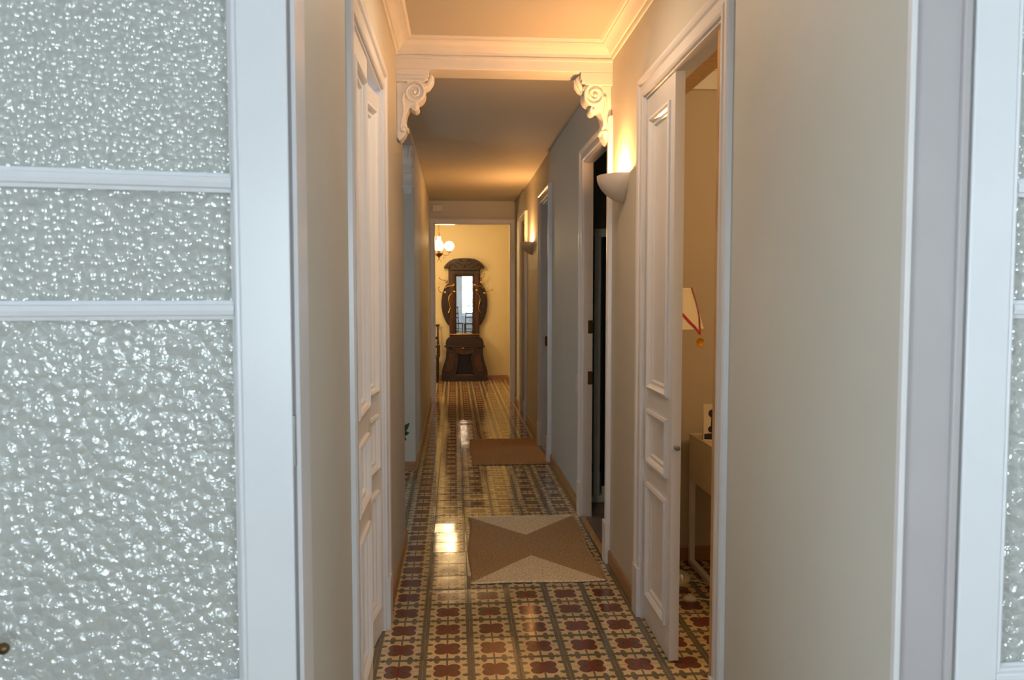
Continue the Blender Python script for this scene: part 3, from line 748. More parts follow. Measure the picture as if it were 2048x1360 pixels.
window('window_4', 'x', -3.02, 5.45, 6.35, 0.85, 2.15, 2, 3, 'window at the end of the side passage')
window('window_5', 'x', 3.07, 7.55, 8.45, 0.85, 2.15, 2, 3, 'window of the daylit room on the right')

# ================================================================== OBJECTS
# ------------------------------------------------------------------ wall sconces
def make_sconce(label, y, energy, z=2.155):
    root = empty('wall_sconce', (XR, y, z), label=label, cat='wall lamp', group='half bowl wall sconces')
    a, b, c = 0.148, 0.138, 0.142           # half width (y), projection (x), height (z)
    m = MB(); nu, nv = 24, 14
    def shell(off):
        vs = []
        for i in range(nu + 1):
            th = math.pi * i / nu
            for j in range(nv + 1):
                t = j / nv; ph = t * math.pi / 2
                k = math.cos(ph) ** 1.5 if t < 1 else 0.0
                k = max(k, 0.0)
                vs.append((-(b - off) * math.sin(th) * k, (a - off) * math.cos(th) * k, -(c - off * (1 if t > 0.05 else 0)) * math.sin(ph) ** 1.0))
        return vs
    for off, flip in ((0, False), (0.007, True)):
        i0 = len(m.v); vs = shell(off)
        if off:
            vs = [(p[0], p[1], min(p[2], 0)) for p in vs]
        m.v += vs
        for i in range(nu):
            for j in range(nv):
                q = (i0 + i * (nv + 1) + j, i0 + (i + 1) * (nv + 1) + j, i0 + (i + 1) * (nv + 1) + j + 1, i0 + i * (nv + 1) + j + 1)
                m.f.append(q)
    n1 = (nu + 1) * (nv + 1)
    for i in range(nu): m.f.append((i * (nv + 1), (i + 1) * (nv + 1), n1 + (i + 1) * (nv + 1), n1 + i * (nv + 1)))
    m.build('bowl', M['ceramic'], root, smooth=True)
    MB().quad_box(-0.004, 0.0, -0.05, 0.05, -0.09, -0.015).build('back_plate', M['whitemetal'], root)
    MB().tube([(-0.045, -0.035, -0.045), (-0.045, 0.035, -0.045)], 0.005, 8).build('bulb', M['bulb'], root)
    MB().quad_box(-0.05, -0.004, -0.045, -0.037, -0.055, -0.040).build('lamp_holder', M['whitemetal'], root)
    MB().quad_box(-0.05, -0.004, 0.037, 0.045, -0.055, -0.040).build('lamp_holder', M['whitemetal'], root)
    light('POINT', 'sconce_light', (-0.050, 0, -0.022), energy, WARM, 0.018, parent=root)
    return root
make_sconce('off white half bowl wall sconce beside the scroll bracket, nearest', 4.12, 39)
make_sconce('small looking half bowl wall sconce farther down the right wall', 9.0, 38, 2.13)

# fill lamp added to brighten the front hall walls, unseen above the frame
cp = empty('added_ceiling_lamp', (0.27, 3.2, HN), label='added round opal fill lamp over the front hall, unseen above the frame', cat='ceiling lamp')
MB().lathe([(0.001, 0), (0.14, 0), (0.145, -0.012), (0.135, -0.018), (0.001, -0.018)], (0, 0, 0), 28).build('base', M['whitemetal'], cp, smooth=True)
MB().lathe([(0.128, -0.018), (0.128, -0.03), (0.11, -0.05), (0.06, -0.062), (0.001, -0.066)], (0, 0, 0), 28).build('glass_bowl', M['opal'], cp, smooth=True)
light('AREA', 'added_hall_fill', (0, 0, -0.075), 8.5, (1.0, 0.74, 0.50), 0.2, (0, 0, 0), 0.2, parent=cp)  # added fill for the hall walls and right door
# ------------------------------------------------------------------ rugs
def make_rug(name, w, l, cx, cy, rz, mat, label, seed):
    r = random.Random(seed); nx, ny = 72, 120
    ph = [r.uniform(0, 6) for _ in range(6)]
    m = MB()
    def edge(u, v):
        x = (u - 0.5) * w; y = (v - 0.5) * l
        x += 0.008 * math.sin(v * 9 + ph[0]) * (abs(u - 0.5) * 2) ** 4
        y += 0.006 * math.sin(u * 8 + ph[1]) * (abs(v - 0.5) * 2) ** 4
        return x, y
    for j in range(ny + 1):
        for i in range(nx + 1):
            u = i / nx; v = j / ny; x, y = edge(u, v)
            z = 0.0075 + 0.0012 * math.sin(j * math.pi) + 0.0008 * ((i + j) % 2) + 0.0009 * (j % 2) + 0.001 * math.sin(u * 5 + v * 7 + ph[2])
            if i in (0, nx) or j in (0, ny): z *= 0.75
            m.v.append((x, y, z))
    W_ = nx + 1
    for j in range(ny):
        for i in range(nx): m.f.append((j * W_ + i, j * W_ + i + 1, (j + 1) * W_ + i + 1, (j + 1) * W_ + i))
    # sides and underside
    ring = [i for i in range(W_)] + [j * W_ + nx for j in range(1, ny + 1)] + [ny * W_ + i for i in range(nx - 1, -1, -1)] + [j * W_ for j in range(ny - 1, 0, -1)]
    b0 = len(m.v)
    for k in ring: x, y, z = m.v[k]; m.v.append((x, y, 0.0008))
    n = len(ring)
    for k in range(n): m.f.append((ring[k], b0 + k, b0 + (k + 1) % n, ring[(k + 1) % n]))
    m.f.append(tuple(b0 + k for k in range(n)))
    o = m.build(name, mat); o.location = (cx, cy, 0.0006); o.rotation_euler = (0, 0, rz)
    # plaited edge
    pts = [(m.v[b0 + k][0], m.v[b0 + k][1], 0.0062) for k in range(0, n, 2)]
    MB().tube(pts, [0.0052 + 0.0012 * (k % 2) for k in range(len(pts))], 6, closed=True).build('plaited_edge', mat, o)
    return tag(o, label, 'rug', 'sisal mats on the corridor floor')
make_rug('sisal_rug', 0.72, 1.25, 0.447, 4.77, R(-0.6), M['rug1'], 'brown sisal mat with pale triangular ends, nearer the camera', 1)
make_rug('sisal_rug', 0.70, 1.24, 0.505, 7.72, R(0.3), M['rug2'], 'plain brown sisal mat farther down the corridor', 2)

# ------------------------------------------------------------------ hat stand
HX, HWALL = 0.178, 14.4
hs = empty('hat_stand', (HX, HWALL, 0), label='tall dark carved wooden hat stand with mirror against the cream back wall', cat='hat stand')
U = 0.00186; CX, CY = 335, 1275
def hz(pts): return [((x - CX) * U, (CY - y) * U) for x, y in pts]
def hmir(left):   # left half outline (top to bottom), mirrored about centre
    r = [(2 * CX - x, y) for x, y in left][::-1]
    return hz(left + r)
pl = lambda p, q, d: (p, -d, q)
# crest
crest = [(335, 96), (280, 98), (235, 104), (195, 122), (165, 148), (142, 175), (138, 188), (150, 198), (172, 192), (184, 204), (184, 214)]
c0 = MB().prism(hmir(crest), pl, 0.02, 0.13).build('crest', M['darkwood'], hs, bevel=0.008, seg=3)
m = MB()
for s in (-1, 1):
    for k, (x0, y0, x1, y1) in enumerate(((20, 175, 90, 135), (60, 190, 140, 150), (95, 150, 165, 185), (15, 130, 60, 118))):
        p0 = ((x0 * s) * U, -0.135, (CY - y0) * U); p1 = ((x1 * s) * U, -0.135, (CY - y1) * U)
        mid = ((p0[0] + p1[0]) / 2, -0.140, (p0[2] + p1[2]) / 2 + 0.02)
        m.tube([p0, mid, p1], [0.006, 0.016, 0.005], 8)
    m.ball((150 * s * U, -0.13, (CY - 182) * U), 0.03, 12)
m.ball((0, -0.13, (CY - 165) * U), 0.028, 12, (0.7, 0.6, 1.5)).build('carving', M['darkwood2'], c0, smooth=True)
# back board with wings
wing_l = [(196, 340), (168, 345), (140, 385), (122, 440), (113, 500), (113, 560), (122, 620), (140, 675), (160, 715), (178, 742), (196, 748)]
for s in (-1, 1):
    o_ = hz(wing_l)
    if s > 0: o_ = [(-p, q) for p, q in o_][::-1]
    wo = MB().prism(o_, pl, 0.02, 0.075).build('wing', M['darkwood'], hs, bevel=0.006, seg=3)
    # raised inner panel
    inn = [(190, 400), (160, 410), (138, 470), (131, 530), (138, 600), (158, 660), (182, 690), (190, 600), (182, 530), (180, 470)]
    o_ = hz(inn); o_ = o_ if s < 0 else [(-p, q) for p, q in o_][::-1]
    MB().prism(o_, pl, 0.074, 0.085).build('wing_panel', M['darkwood'], wo, bevel=0.004)
# upper body: two pilasters, top rail, inner frame
back = MB().prism(hmir([(335, 212), (182, 212), (182, 345), (190, 350), (190, 850), (335, 850)][0:6]), pl, 0.02, 0.06)
back.build('back_board', M['darkwood'], hs)
for s in (-1, 1):
    a, b = sorted((s * 145 * U, s * 98 * U))
    MB().quad_box(a, b, -0.095, -0.058, (CY - 850) * U, (CY - 214) * U).quad_box(a + 0.018, b - 0.018, -0.104, -0.094, (CY - 820) * U, (CY - 240) * U).build('pilaster', M['darkwood2'], hs, bevel=0.004)
MB().quad_box(-0.182, 0.182, -0.092, -0.058, (CY - 250) * U, (CY - 214) * U).build('top_rail', M['darkwood'], hs, bevel=0.004)
fr = [(0, -0.0), (0, 0.035), (0.008, 0.045), (0.018, 0.038), (0.022, 0.0)]
mz0, mz1 = (CY - 838) * U, (CY - 262) * U; mw = 0.160
MB().sweep([(mw, mz0), (-mw, mz0), (-mw, mz1), (mw, mz1)][::-1][::-1], fr, lambda p, q, d: (p, -0.058 - d, q), closed=True).build('mirror_frame', M['darkwood2'], hs, smooth=False)
mir = MB().quad_box(-mw + 0.018, mw - 0.018, -0.072, -0.058, mz0 + 0.018, mz1 - 0.018).build('mirror', M['mirror'], hs)
bv = MB().sweep([(-mw + 0.018, mz0 + 0.018), (-mw + 0.018, mz1 - 0.018), (mw - 0.018, mz1 - 0.018), (mw - 0.018, mz0 + 0.018)], [(0, 0.0), (0, 0.004), (-0.018, 0.0145), (-0.018, 0)],
                lambda p, q, d: (p, -0.058 - d, q), closed=True).build('mirror_bevel', M['mirror'], mir)
# ledge at mirror foot with brass gallery rail
MB().quad_box(-0.27, 0.27, -0.15, -0.055, (CY - 852) * U, (CY - 838) * U).build('ledge', M['darkwood'], hs, bevel=0.004)
MB().tube([(-0.285, -0.10, (CY - 828) * U), (-0.27, -0.165, (CY - 828) * U), (0.27, -0.165, (CY - 828) * U), (0.285, -0.10, (CY - 828) * U)], 0.006, 8).build('gallery_rail', M['brass'], hs, smooth=True)
# lower case
case = [(335, 850), (200, 850), (176, 862), (158, 885), (152, 915), (160, 940), (160, 962), (335, 962)]
cs_ = MB().prism(hmir(case), pl, 0.02, 0.26).build('upper_case', M['darkwood'], hs, bevel=0.008, seg=3)
MB().quad_box(-0.36, 0.36, -0.30, -0.02, (CY - 950) * U, (CY - 936) * U).build('shelf', M['darkwood'], hs, bevel=0.005)
dr = MB().quad_box(-0.225, 0.225, -0.285, -0.25, (CY - 968) * U, (CY - 951) * U).build('drawer', M['darkwood2'], hs, bevel=0.003)
MB().ball((-0.03, -0.30, (CY - 957) * U), 0.016, 12, (1.6, 1, 0.8)).build('drawer_pull', M['brass'], dr, smooth=True)
side = [(160, 950), (235, 975), (262, 1010), (272, 1060), (262, 1120), (250, 1170), (252, 1215), (275, 1235), (275, 1275), (118, 1275), (112, 1245), (122, 1232), (114, 1215), (118, 1175), (135, 1120), (152, 1060), (160, 1000)]
for s in (-1, 1):
    o_ = hz(side); o_ = o_ if s < 0 else [(-p, q) for p, q in o_][::-1]
    so = MB().prism(o_, pl, 0.02, 0.28).build('side_scroll', M['darkwood'], hs, bevel=0.008, seg=3)
    inn = [(180, 1010), (225, 1020), (240, 1070), (232, 1130), (215, 1180), (160, 1190), (145, 1170), (165, 1110), (178, 1060)]
    o_ = hz(inn); o_ = o_ if s < 0 else [(-p, q) for p, q in o_][::-1]
    MB().prism(o_, pl, 0.279, 0.292).build('carved_panel', M['darkwood2'], so, bevel=0.005)
    edge = [(x, -0.288, z) for x, z in hz([(250, 985), (268, 1030), (270, 1080), (258, 1140), (250, 1190)])]
    if s > 0: edge = [(-x, y, z) for x, y, z in edge]
    MB().tube(edge, 0.006, 8).build('gilt_line', M['bronze'], so, smooth=True)
arch = [(335, 962), (232, 962), (240, 985), (262, 1008), (300, 1018), (335, 1020)]
MB().prism(hmir(arch), pl, 0.04, 0.27).build('arched_apron', M['darkwood2'], hs, bevel=0.005)
MB().quad_box(-0.16, 0.16, -0.06, -0.02, (CY - 1260) * U, (CY - 960) * U).build('niche_back', M['darkwood'], hs)
plinth = [(335, 1226), (250, 1222), (225, 1240), (205, 1262), (150, 1258), (130, 1275), (335, 1275)]
MB().prism(hmir(plinth), pl, 0.02, 0.325).build('plinth', M['darkwood'], hs, bevel=0.006, seg=3)
tray = MB().quad_box(-0.15, 0.15, -0.25, -0.06, 0.10, 0.115).build('drip_tray', M['bronze'], hs)
# brass hooks, rosettes and umbrella arms
def P3(x, y, d): return ((x - CX) * U, -d, (CY - y) * U)
for pts in ([(165, 325, .08), (150, 312, .13), (125, 306, .17), (105, 300, .18), (98, 288, .18)],
            [(150, 425, .08), (118, 428, .12), (95, 415, .16), (86, 395, .17), (90, 375, .17)],
            [(495, 325, .08), (505, 292, .12), (520, 272, .16), (530, 258, .17), (526, 240, .17)],
            [(530, 432, .08), (555, 412, .13), (580, 408, .17), (602, 405, .18), (606, 396, .18)]):
    P_ = [P3(*p) for p in pts]
    m = MB().tube(P_, 0.0055, 8).ball(P_[-1], 0.016, 12, (1, 0.8, 1)).ball(P_[0], 0.022, 12, (1, 0.5, 1))
    m.build('coat_hook', M['brass'], hs, smooth=True)
for (x, y) in ((165, 322), (497, 325), (232, 352), (236, 418), (437, 352), (455, 404)):
    c_ = P3(x, y, 0.105)
    MB().lathe([(0.001, 0), (0.026, 0.0), (0.024, -0.012), (0.014, -0.022), (0.001, -0.026)], (c_[0], c_[1] + 0.01, c_[2]), 16, 'y').build('rosette', M['brass'], hs, smooth=True)
for s in (-1, 1):
    q = [(s * (335 - x) * -1 + 335 if False else (x if s < 0 else 2 * CX - x), y) for x, y in ((150, 385), (175, 365), (235, 362))]
    MB().tube([P3(x, y, 0.11) for x, y in q], 0.006, 8).build('umbrella_arm', M['brass'], hs, smooth=True)
    q = [((x if s < 0 else 2 * CX - x), y) for x, y in ((215, 432), (188, 460), (182, 500), (192, 540), (198, 575), (190, 605), (178, 620))]
    MB().tube([P3(x, y, 0.10) for x, y in q], 0.005, 8).build('umbrella_arm', M['brass'], hs, smooth=True)

# ------------------------------------------------------------------ chandelier
ch = empty('chandelier', (-0.245, 12.8, 2.83), label='brass chandelier with lit opal globes and crystal drops in the far room', cat='chandelier')
MB().lathe([(0.001, 0), (0.06, 0), (0.055, -0.015), (0.02, -0.035), (0.001, -0.036)], (0, 0, 0), 18).build('ceiling_rose', M['brass'], ch, smooth=True)
MB().tube([(0, 0, -0.03), (0, 0, -0.42)], 0.006, 8).build('rod', M['brass'], ch, smooth=True)
MB().lathe([(0.006, -0.28), (0.016, -0.30), (0.012, -0.33), (0.024, -0.36), (0.010, -0.40), (0.022, -0.43), (0.012, -0.50), (0.03, -0.56), (0.034, -0.585), (0.012, -0.60)], (0, 0, 0), 16).build('stem', M['brass'], ch, smooth=True)
MB().lathe([(0.012, -0.36), (0.028, -0.365), (0.030, -0.41), (0.046, -0.44), (0.070, -0.48), (0.076, -0.52), (0.068, -0.56), (0.045, -0.585)], (0, 0, 0), 24).build('glass_shade', M['globe'], ch, smooth=True)
MB().lathe([(0.001, -0.74), (0.010, -0.73), (0.006, -0.705), (0.014, -0.69), (0.035, -0.675), (0.062, -0.645), (0.066, -0.63), (0.050, -0.60), (0.001, -0.59)], (0, 0, 0), 20).build('bowl', M['bronze'], ch, smooth=True)
for k, s in enumerate((1, -1)):
    arm = MB().tube([(s * 0.05, 0, -0.63), (s * 0.09, 0, -0.66), (s * 0.14, 0, -0.66), (s * 0.165, 0, -0.635), (s * 0.165, 0, -0.60)], 0.006, 8)
    arm.lathe([(0.001, -0.615), (0.03, -0.61), (0.034, -0.595), (0.012, -0.59)], (s * 0.165, 0, 0), 14)
    arm = arm.build('arm', M['brass'], ch, smooth=True)
    MB().ball((s * 0.165, 0, -0.515), 0.078, 24).build('globe', M['globe'], arm, smooth=True)
for a in range(10):
    an = a * math.pi * 2 / 10; rr = 0.055 if a % 2 else 0.10
    x = rr * math.cos(an) + (0.03 if a % 2 else 0); y = rr * math.sin(an); z = -0.69 - 0.03 * (a % 3)
    MB().lathe([(0.0008, z + 0.05), (0.0012, z + 0.02), (0.007, z), (0.010, z - 0.012), (0.001, z - 0.022)], (x, y, 0), 6).build('crystal_drop', M['crystal'], ch)
light('POINT', 'globe_light', (0.165, 0, -0.42), 14, (1.0, 0.66, 0.30), 0.075, parent=ch)
light('POINT', 'globe_light', (-0.165, 0, -0.42), 14, (1.0, 0.66, 0.30), 0.075, parent=ch)
light('POINT', 'globe_light', (0.0, 0.1, -0.44), 12, (1.0, 0.66, 0.30), 0.075, parent=ch)

light('POINT', 'added_room_fill', (-1.35, 12.7, 1.9), 62, (1.0, 0.66, 0.30), 0.12)  # added unseen fill, so the chandelier can stay dimmer

# ------------------------------------------------------------------ dark chair left of the hat stand
def make_chair(loc, rz, label, mat, arms=True, backh=1.02, group=None, name='wooden_chair'):
    r = empty(name, loc, label=label, cat='chair', group=group); r.rotation_euler = (0, 0, rz)
    w, d = 0.23, 0.21
    MB().quad_box(-w, w, -d, d, 0.42, 0.46).build('seat', mat, r, bevel=0.012)
    for sx in (-1, 1):
        MB().tube([(sx * (w - .03), -d + .03, 0), (sx * (w - .03), -d + .03, 0.42)], [0.014, 0.022], 8).build('leg', mat, r, smooth=True)
        MB().tube([(sx * (w - .03), d + .03, 0), (sx * (w - .03), d - .02, 0.44), (sx * (w - .03), d + .02, backh * 0.8), (sx * (w - .03), d + .06, backh)], [0.014, 0.02, 0.017, 0.013], 8).build('back_post', mat, r, smooth=True)
        if arms:
            MB().tube([(sx * (w - .02), d, 0.64), (sx * (w - .01), 0, 0.645), (sx * w, -d, 0.64)], [0.016, 0.02, 0.022], 8).tube([(sx * w, -d + .04, 0.45), (sx * w, -d + .03, 0.64)], 0.013, 8).build('arm', mat, r, smooth=True)
    for z, t in ((backh * 0.62, 0.02), (backh * 0.78, 0.024)):
        MB().quad_box(-w + .03, w - .03, d - 0.0, d + 0.02, z - t, z + t).build('back_rail', mat, r, bevel=0.004)
    n = 13; cp = [((-w + .0) + 2 * w * k / (n - 1), d + .055, backh + 0.035 * math.sin(math.pi * k / (n - 1)) + 0.012 * math.cos(6 * math.pi * k / (n - 1))) for k in range(n)]
    MB().tube(cp, 0.020, 8).build('crest_rail', mat, r, smooth=True)
    for z in (0.14, 0.24):
        MB().tube([(-w + .03, -d + .03, z), (w - .03, -d + .03, z)], 0.009, 6).build('stretcher', mat, r, smooth=True)
        MB().tube([(-w + .03, d, z), (w - .03, d, z)], 0.009, 6).build('stretcher', mat, r, smooth=True)
    return r
make_chair((-0.50, 14.05, 0), R(0), 'dark wooden armchair half hidden behind the left doorframe, beside the hat stand', M['darkwood'], True, 0.98, name='armchair')

# ------------------------------------------------------------------ dining set behind the camera (seen in the mirror)
make_chair((0.60, -1.45, 0), R(180 + 6), 'dark dining chair with carved crest reflected in the mirror, right of the two', M['darkwood'], False, 1.08, 'dining chairs reflected in the mirror', 'dining_chair')
make_chair((0.05, -1.75, 0), R(180 - 25), 'dark dining chair reflected at the left edge of the mirror', M['darkwood'], False, 1.05, 'dining chairs reflected in the mirror', 'dining_chair')
tb = empty('dining_table', (0.75, -2.45, 0), label='round dining table reflected in the mirror below the window', cat='table')
MB().lathe([(0.001, 0.71), (0.56, 0.71), (0.575, 0.725), (0.56, 0.74), (0.001, 0.74)], (0, 0, 0), 40).build('tabletop', M['darkwood'], tb, smooth=True)
MB().lathe([(0.001, 0.0), (0.26, 0.0), (0.24, 0.04), (0.08, 0.08), (0.05, 0.2), (0.07, 0.4), (0.05, 0.6), (0.12, 0.71), (0.001, 0.71)], (0, 0, 0), 20).build('pedestal', M['darkwood'], tb, smooth=True)
cl_ = MB(); n = 72; prof = []
for k in range(n):
    a = 2 * math.pi * k / n; w_ = 0.012 * math.sin(a * 14)
    cl_.v += [(0.1 * math.cos(a), 0.1 * math.sin(a), 0.745), (0.565 * math.cos(a), 0.565 * math.sin(a), 0.745), ((0.59 + w_) * math.cos(a), (0.59 + w_) * math.sin(a), 0.73), ((0.605 + 2 * w_) * math.cos(a), (0.605 + 2 * w_) * math.sin(a), 0.50)]
for k in range(n):
    for j in range(3): cl_.f.append((k * 4 + j, ((k + 1) % n) * 4 + j, ((k + 1) % n) * 4 + j + 1, k * 4 + j + 1))
cl_.f.append(tuple(k * 4 for k in range(n)))
cl_ = cl_.build('tablecloth', M['cloth'], smooth=True); cl_.location = (0.75, -2.45, 0.0); tag(cl_, 'grey patterned tablecloth on the round table reflected in the mirror', 'tablecloth')

# ------------------------------------------------------------------ small wall fittings
jb = MB().quad_box(-0.305, -0.165, 11.262, 11.3, 2.705, 2.80).build('junction_box', M['plastic'], bevel=0.006)
tag(jb, 'small cream box on the wall above the end doorway, top left', 'electrical box')
recenter(jb, (-0.235, 11.3, 2.75))
MB().quad_box(-0.062, 0.062, -0.042, -0.038, -0.036, 0.036).build('cover', M['plastic'], jb, bevel=0.002)
sw = empty('light_switch', (XR, 5.60, 0.90), label='cream double switch plate on the right wall just past the dark doorway', cat='switch')
MB().quad_box(-0.009, 0, -0.042, 0.042, -0.062, 0.062).build('plate', M['plastic'], sw, bevel=0.003)
for z in (-0.028, 0.028):
    MB().quad_box(-0.014, -0.009, -0.022, 0.022, z - 0.020, z + 0.020).build('rocker', M['plastic'], sw, bevel=0.002)

# ------------------------------------------------------------------ potted plant in the side passage
pp = empty('potted_plant', (-0.66, 6.42, 0), label='potted plant in the side passage, only dark leaf tips showing past the wall', cat='plant')
MB().lathe([(0.001, 0), (0.09, 0), (0.12, 0.20), (0.13, 0.20), (0.13, 0.225), (0.115, 0.225), (0.112, 0.205), (0.001, 0.205)], (0, 0, 0), 22).build('pot', M['pot'], pp, smooth=True)
MB().lathe([(0.001, 0.212), (0.11, 0.208)], (0, 0, 0), 22).build('soil', M['soil'], pp)
def leaf_mesh(base, tip, wd, parent, droop=0.03, ref=(0, 0, 1)):
    b = Vector(base); t = Vector(tip); d = (t - b); L = d.length; d.normalize()
    side = d.cross(Vector(ref)).normalized(); up = side.cross(d)
    m = MB(); n = 8
    for k in range(n + 1):
        s = k / n; wdt = wd * math.sin(math.pi * min(1, s * 0.96 + 0.02)) ** 0.8 * (1.15 - 0.5 * s)
        c = b + d * L * s + up * droop * math.sin(math.pi * s)
        for q in (-1, 0, 1):
            p = c + side * wdt * q + up * (abs(q) * wdt * 0.35); m.v.append(tuple(p))
    for k in range(n + 1):
        for q in range(3): x, y, z = m.v[k * 3 + q]; m.v.append((x, y, z - 0.0012))
    o = (n + 1) * 3
    for k in range(n):
        for q in range(2):
            a = k * 3 + q; m.f.append((a, a + 1, a + 4, a + 3)); m.f.append((o + a, o + a + 3, o + a + 4, o + a + 1))
        for a in (k * 3, k * 3 + 2): m.f.append((a, a + 3, o + a + 3, o + a))
    return m.build('leaf', M['leaf'], parent, smooth=True)
rl = random.Random(5)
for k in range(9):
    a = k * 2.39; el = rl.uniform(0.12, 0.22); h = rl.uniform(0.34, 0.52)
    e = (el * 0.6 * math.cos(a), el * 0.6 * math.sin(a), h)
    st_ = MB().tube([(0, 0, 0.2), (e[0] * 0.4, e[1] * 0.4, 0.2 + (h - 0.2) * 0.6), e], [0.005, 0.004, 0.002], 6).build('stem', M['leaf'], pp, smooth=True)
    leaf_mesh(e, (e[0] + 0.09 * math.cos(a), e[1] + 0.09 * math.sin(a), h + rl.uniform(-0.02, 0.05)), 0.025, st_)
st_ = MB().tube([(0, 0, 0.2), (0.12, -0.02, 0.34), (0.225, -0.04, 0.42)], [0.005, 0.004, 0.002], 6).build('stem', M['leaf'], pp, smooth=True)
leaf_mesh((0.22, -0.04, 0.42), (0.294, -0.04, 0.51), 0.022, st_, 0.01, (0.2, 1, 0.1))
leaf_mesh((0.22, -0.04, 0.415), (0.292, -0.05, 0.43), 0.022, st_, 0.01, (0.2, 1, 0.1))
leaf_mesh((0.21, -0.04, 0.41), (0.27, -0.05, 0.37), 0.018, st_, 0.01, (0.2, 1, 0.1))

# ------------------------------------------------------------------ study: desk, lamp, medal, card
dk = empty('desk', (1.33, 3.55, 0), label='pale desk with drawer box and white sled legs seen through the near right door', cat='desk')
MB().quad_box(0, 0.55, 0, 0.85, 0.735, 0.752).build('desktop', M['desk'], dk, bevel=0.003)
MB().quad_box(0.002, 0.548, 0.002, 0.848, 0.49, 0.735).build('drawer_box', M['desk'], dk, bevel=0.003)
df = MB().quad_box(0.548, 0.562, 0.02, 0.83, 0.50, 0.725).build('drawer_front', M['desk'], dk, bevel=0.003)
MB().quad_box(0.562, 0.575, 0.36, 0.50, 0.605, 0.617).build('drawer_handle', M['steel'], df)
for x in (0.004, 0.516):
    MB().quad_box(x, x + 0.03, 0.0, 0.03, 0.03, 0.49).build('leg', M['whitemetal'], dk, bevel=0.002)
    MB().quad_box(x, x + 0.03, 0.818, 0.848, 0.03, 0.49).build('leg', M['whitemetal'], dk, bevel=0.002)
    MB().quad_box(x, x + 0.03, 0.0, 0.848, 0.002, 0.03).build('foot_rail', M['whitemetal'], dk, bevel=0.002)
# postcard (folded) with a black telephone like shape
pc = empty('photo_card', (1.342, 4.175, 0.752), label='folded black and white photo card standing on the pale desk', cat='card'); pc.rotation_euler = (0, 0, R(-14))
w_, h_, t_ = 0.16, 0.195, 0.0015
c1 = MB().prism([(0, 0), (w_, 0), (w_, h_), (0, h_)], lambda p, q, d: (p, d + q * 0.12, q), 0, t_).build('front_leaf', M['paper'], pc)
MB().prism([(0, 0), (w_, 0), (w_, h_), (0, h_)], lambda p, q, d: (p, 0.05 + d - q * 0.13, q), 0, t_).build('back_leaf', M['ink'], pc)
m = MB(); fnc = lambda p, q, d: (p, d + q * 0.12, q)
def disc(cx, cz, rx, rz): return [(cx + rx * math.cos(2 * math.pi * k / 16), cz + rz * math.sin(2 * math.pi * k / 16)) for k in range(16)]
m.prism(disc(0.046, 0.145, 0.020, 0.022), fnc, -0.0008, -0.0001)
m.prism([(0.038, 0.05), (0.060, 0.05), (0.058, 0.14), (0.042, 0.14)], fnc, -0.0008, -0.0001)
m.prism(disc(0.044, 0.060, 0.020, 0.018), fnc, -0.0008, -0.0001)
m.prism([(0.005, 0.006), (w_ - 0.005, 0.006), (w_ - 0.005, 0.05), (0.005, 0.035)], fnc, -0.0007, -0.0001)
m.prism([(0.10, 0.05), (w_ - 0.005, 0.05), (w_ - 0.005, 0.185), (0.12, 0.16)], fnc, -0.0007, -0.0001)
m.build('print', M['ink'], c1)
# floor lamp
LX, LY = 1.125, 4.17
fl = empty('floor_lamp', (LX, LY, 0), label='white floor lamp with cream cone shade behind the half open door', cat='lamp')
MB().lathe([(0.001, 0), (0.148, 0.0), (0.148, 0.014), (0.125, 0.026), (0.03, 0.036), (0.012, 0.05), (0.001, 0.05)], (0, 0, 0), 32).build('base', M['plastic'], fl, smooth=True)
MB().tube([(0, 0, 0.04), (0, 0, 1.50)], 0.009, 10).build('pole', M['whitemetal'], fl, smooth=True)
MB().lathe([(0.20, 1.362), (0.137, 1.575), (0.1355, 1.575), (0.1985, 1.362), (0.20, 1.362)], (0, 0, 0), 40).build('lamp_shade', M['shade'], fl, smooth=True)
MB().lathe([(0.001, 1.42), (0.02, 1.42), (0.035, 1.46), (0.03, 1.50), (0.012, 1.52), (0.001, 1.52)], (0, 0, 0), 14).build('bulb', M['plastic'], fl, smooth=True)
cdp = [(0.10, -0.06, 0.006), (0.16, -0.07, 0.004), (0.22, -0.12, 0.004), (0.30, -0.20, 0.004), (0.36, -0.30, 0.004), (0.30, -0.38, 0.004), (0.20, -0.36, 0.004), (0.085, -0.315, 0.008)]
def smooth_path(p, n=6):
    out = []
    for i in range(len(p) - 1):
        p0 = Vector(p[max(i - 1, 0)]); p1 = Vector(p[i]); p2 = Vector(p[i + 1]); p3 = Vector(p[min(i + 2, len(p) - 1)])
        for k in range(n):
            t = k / n
            out.append(tuple(0.5 * ((2 * p1) + (-p0 + p2) * t + (2 * p0 - 5 * p1 + 4 * p2 - p3) * t * t + (-p0 + 3 * p1 - 3 * p2 + p3) * t ** 3)))
    out.append(p[-1]); return out
cdo = MB().tube(smooth_path(cdp), 0.003, 6).build('cord', M['plastic'], fl, smooth=True)
MB().lathe([(0.001, 0.001), (0.034, 0.001), (0.034, 0.008), (0.024, 0.018), (0.010, 0.022), (0.010, 0.029), (0.001, 0.030)], (0.055, -0.315, 0), 20).build('foot_switch', M['plastic'], cdo, smooth=True)
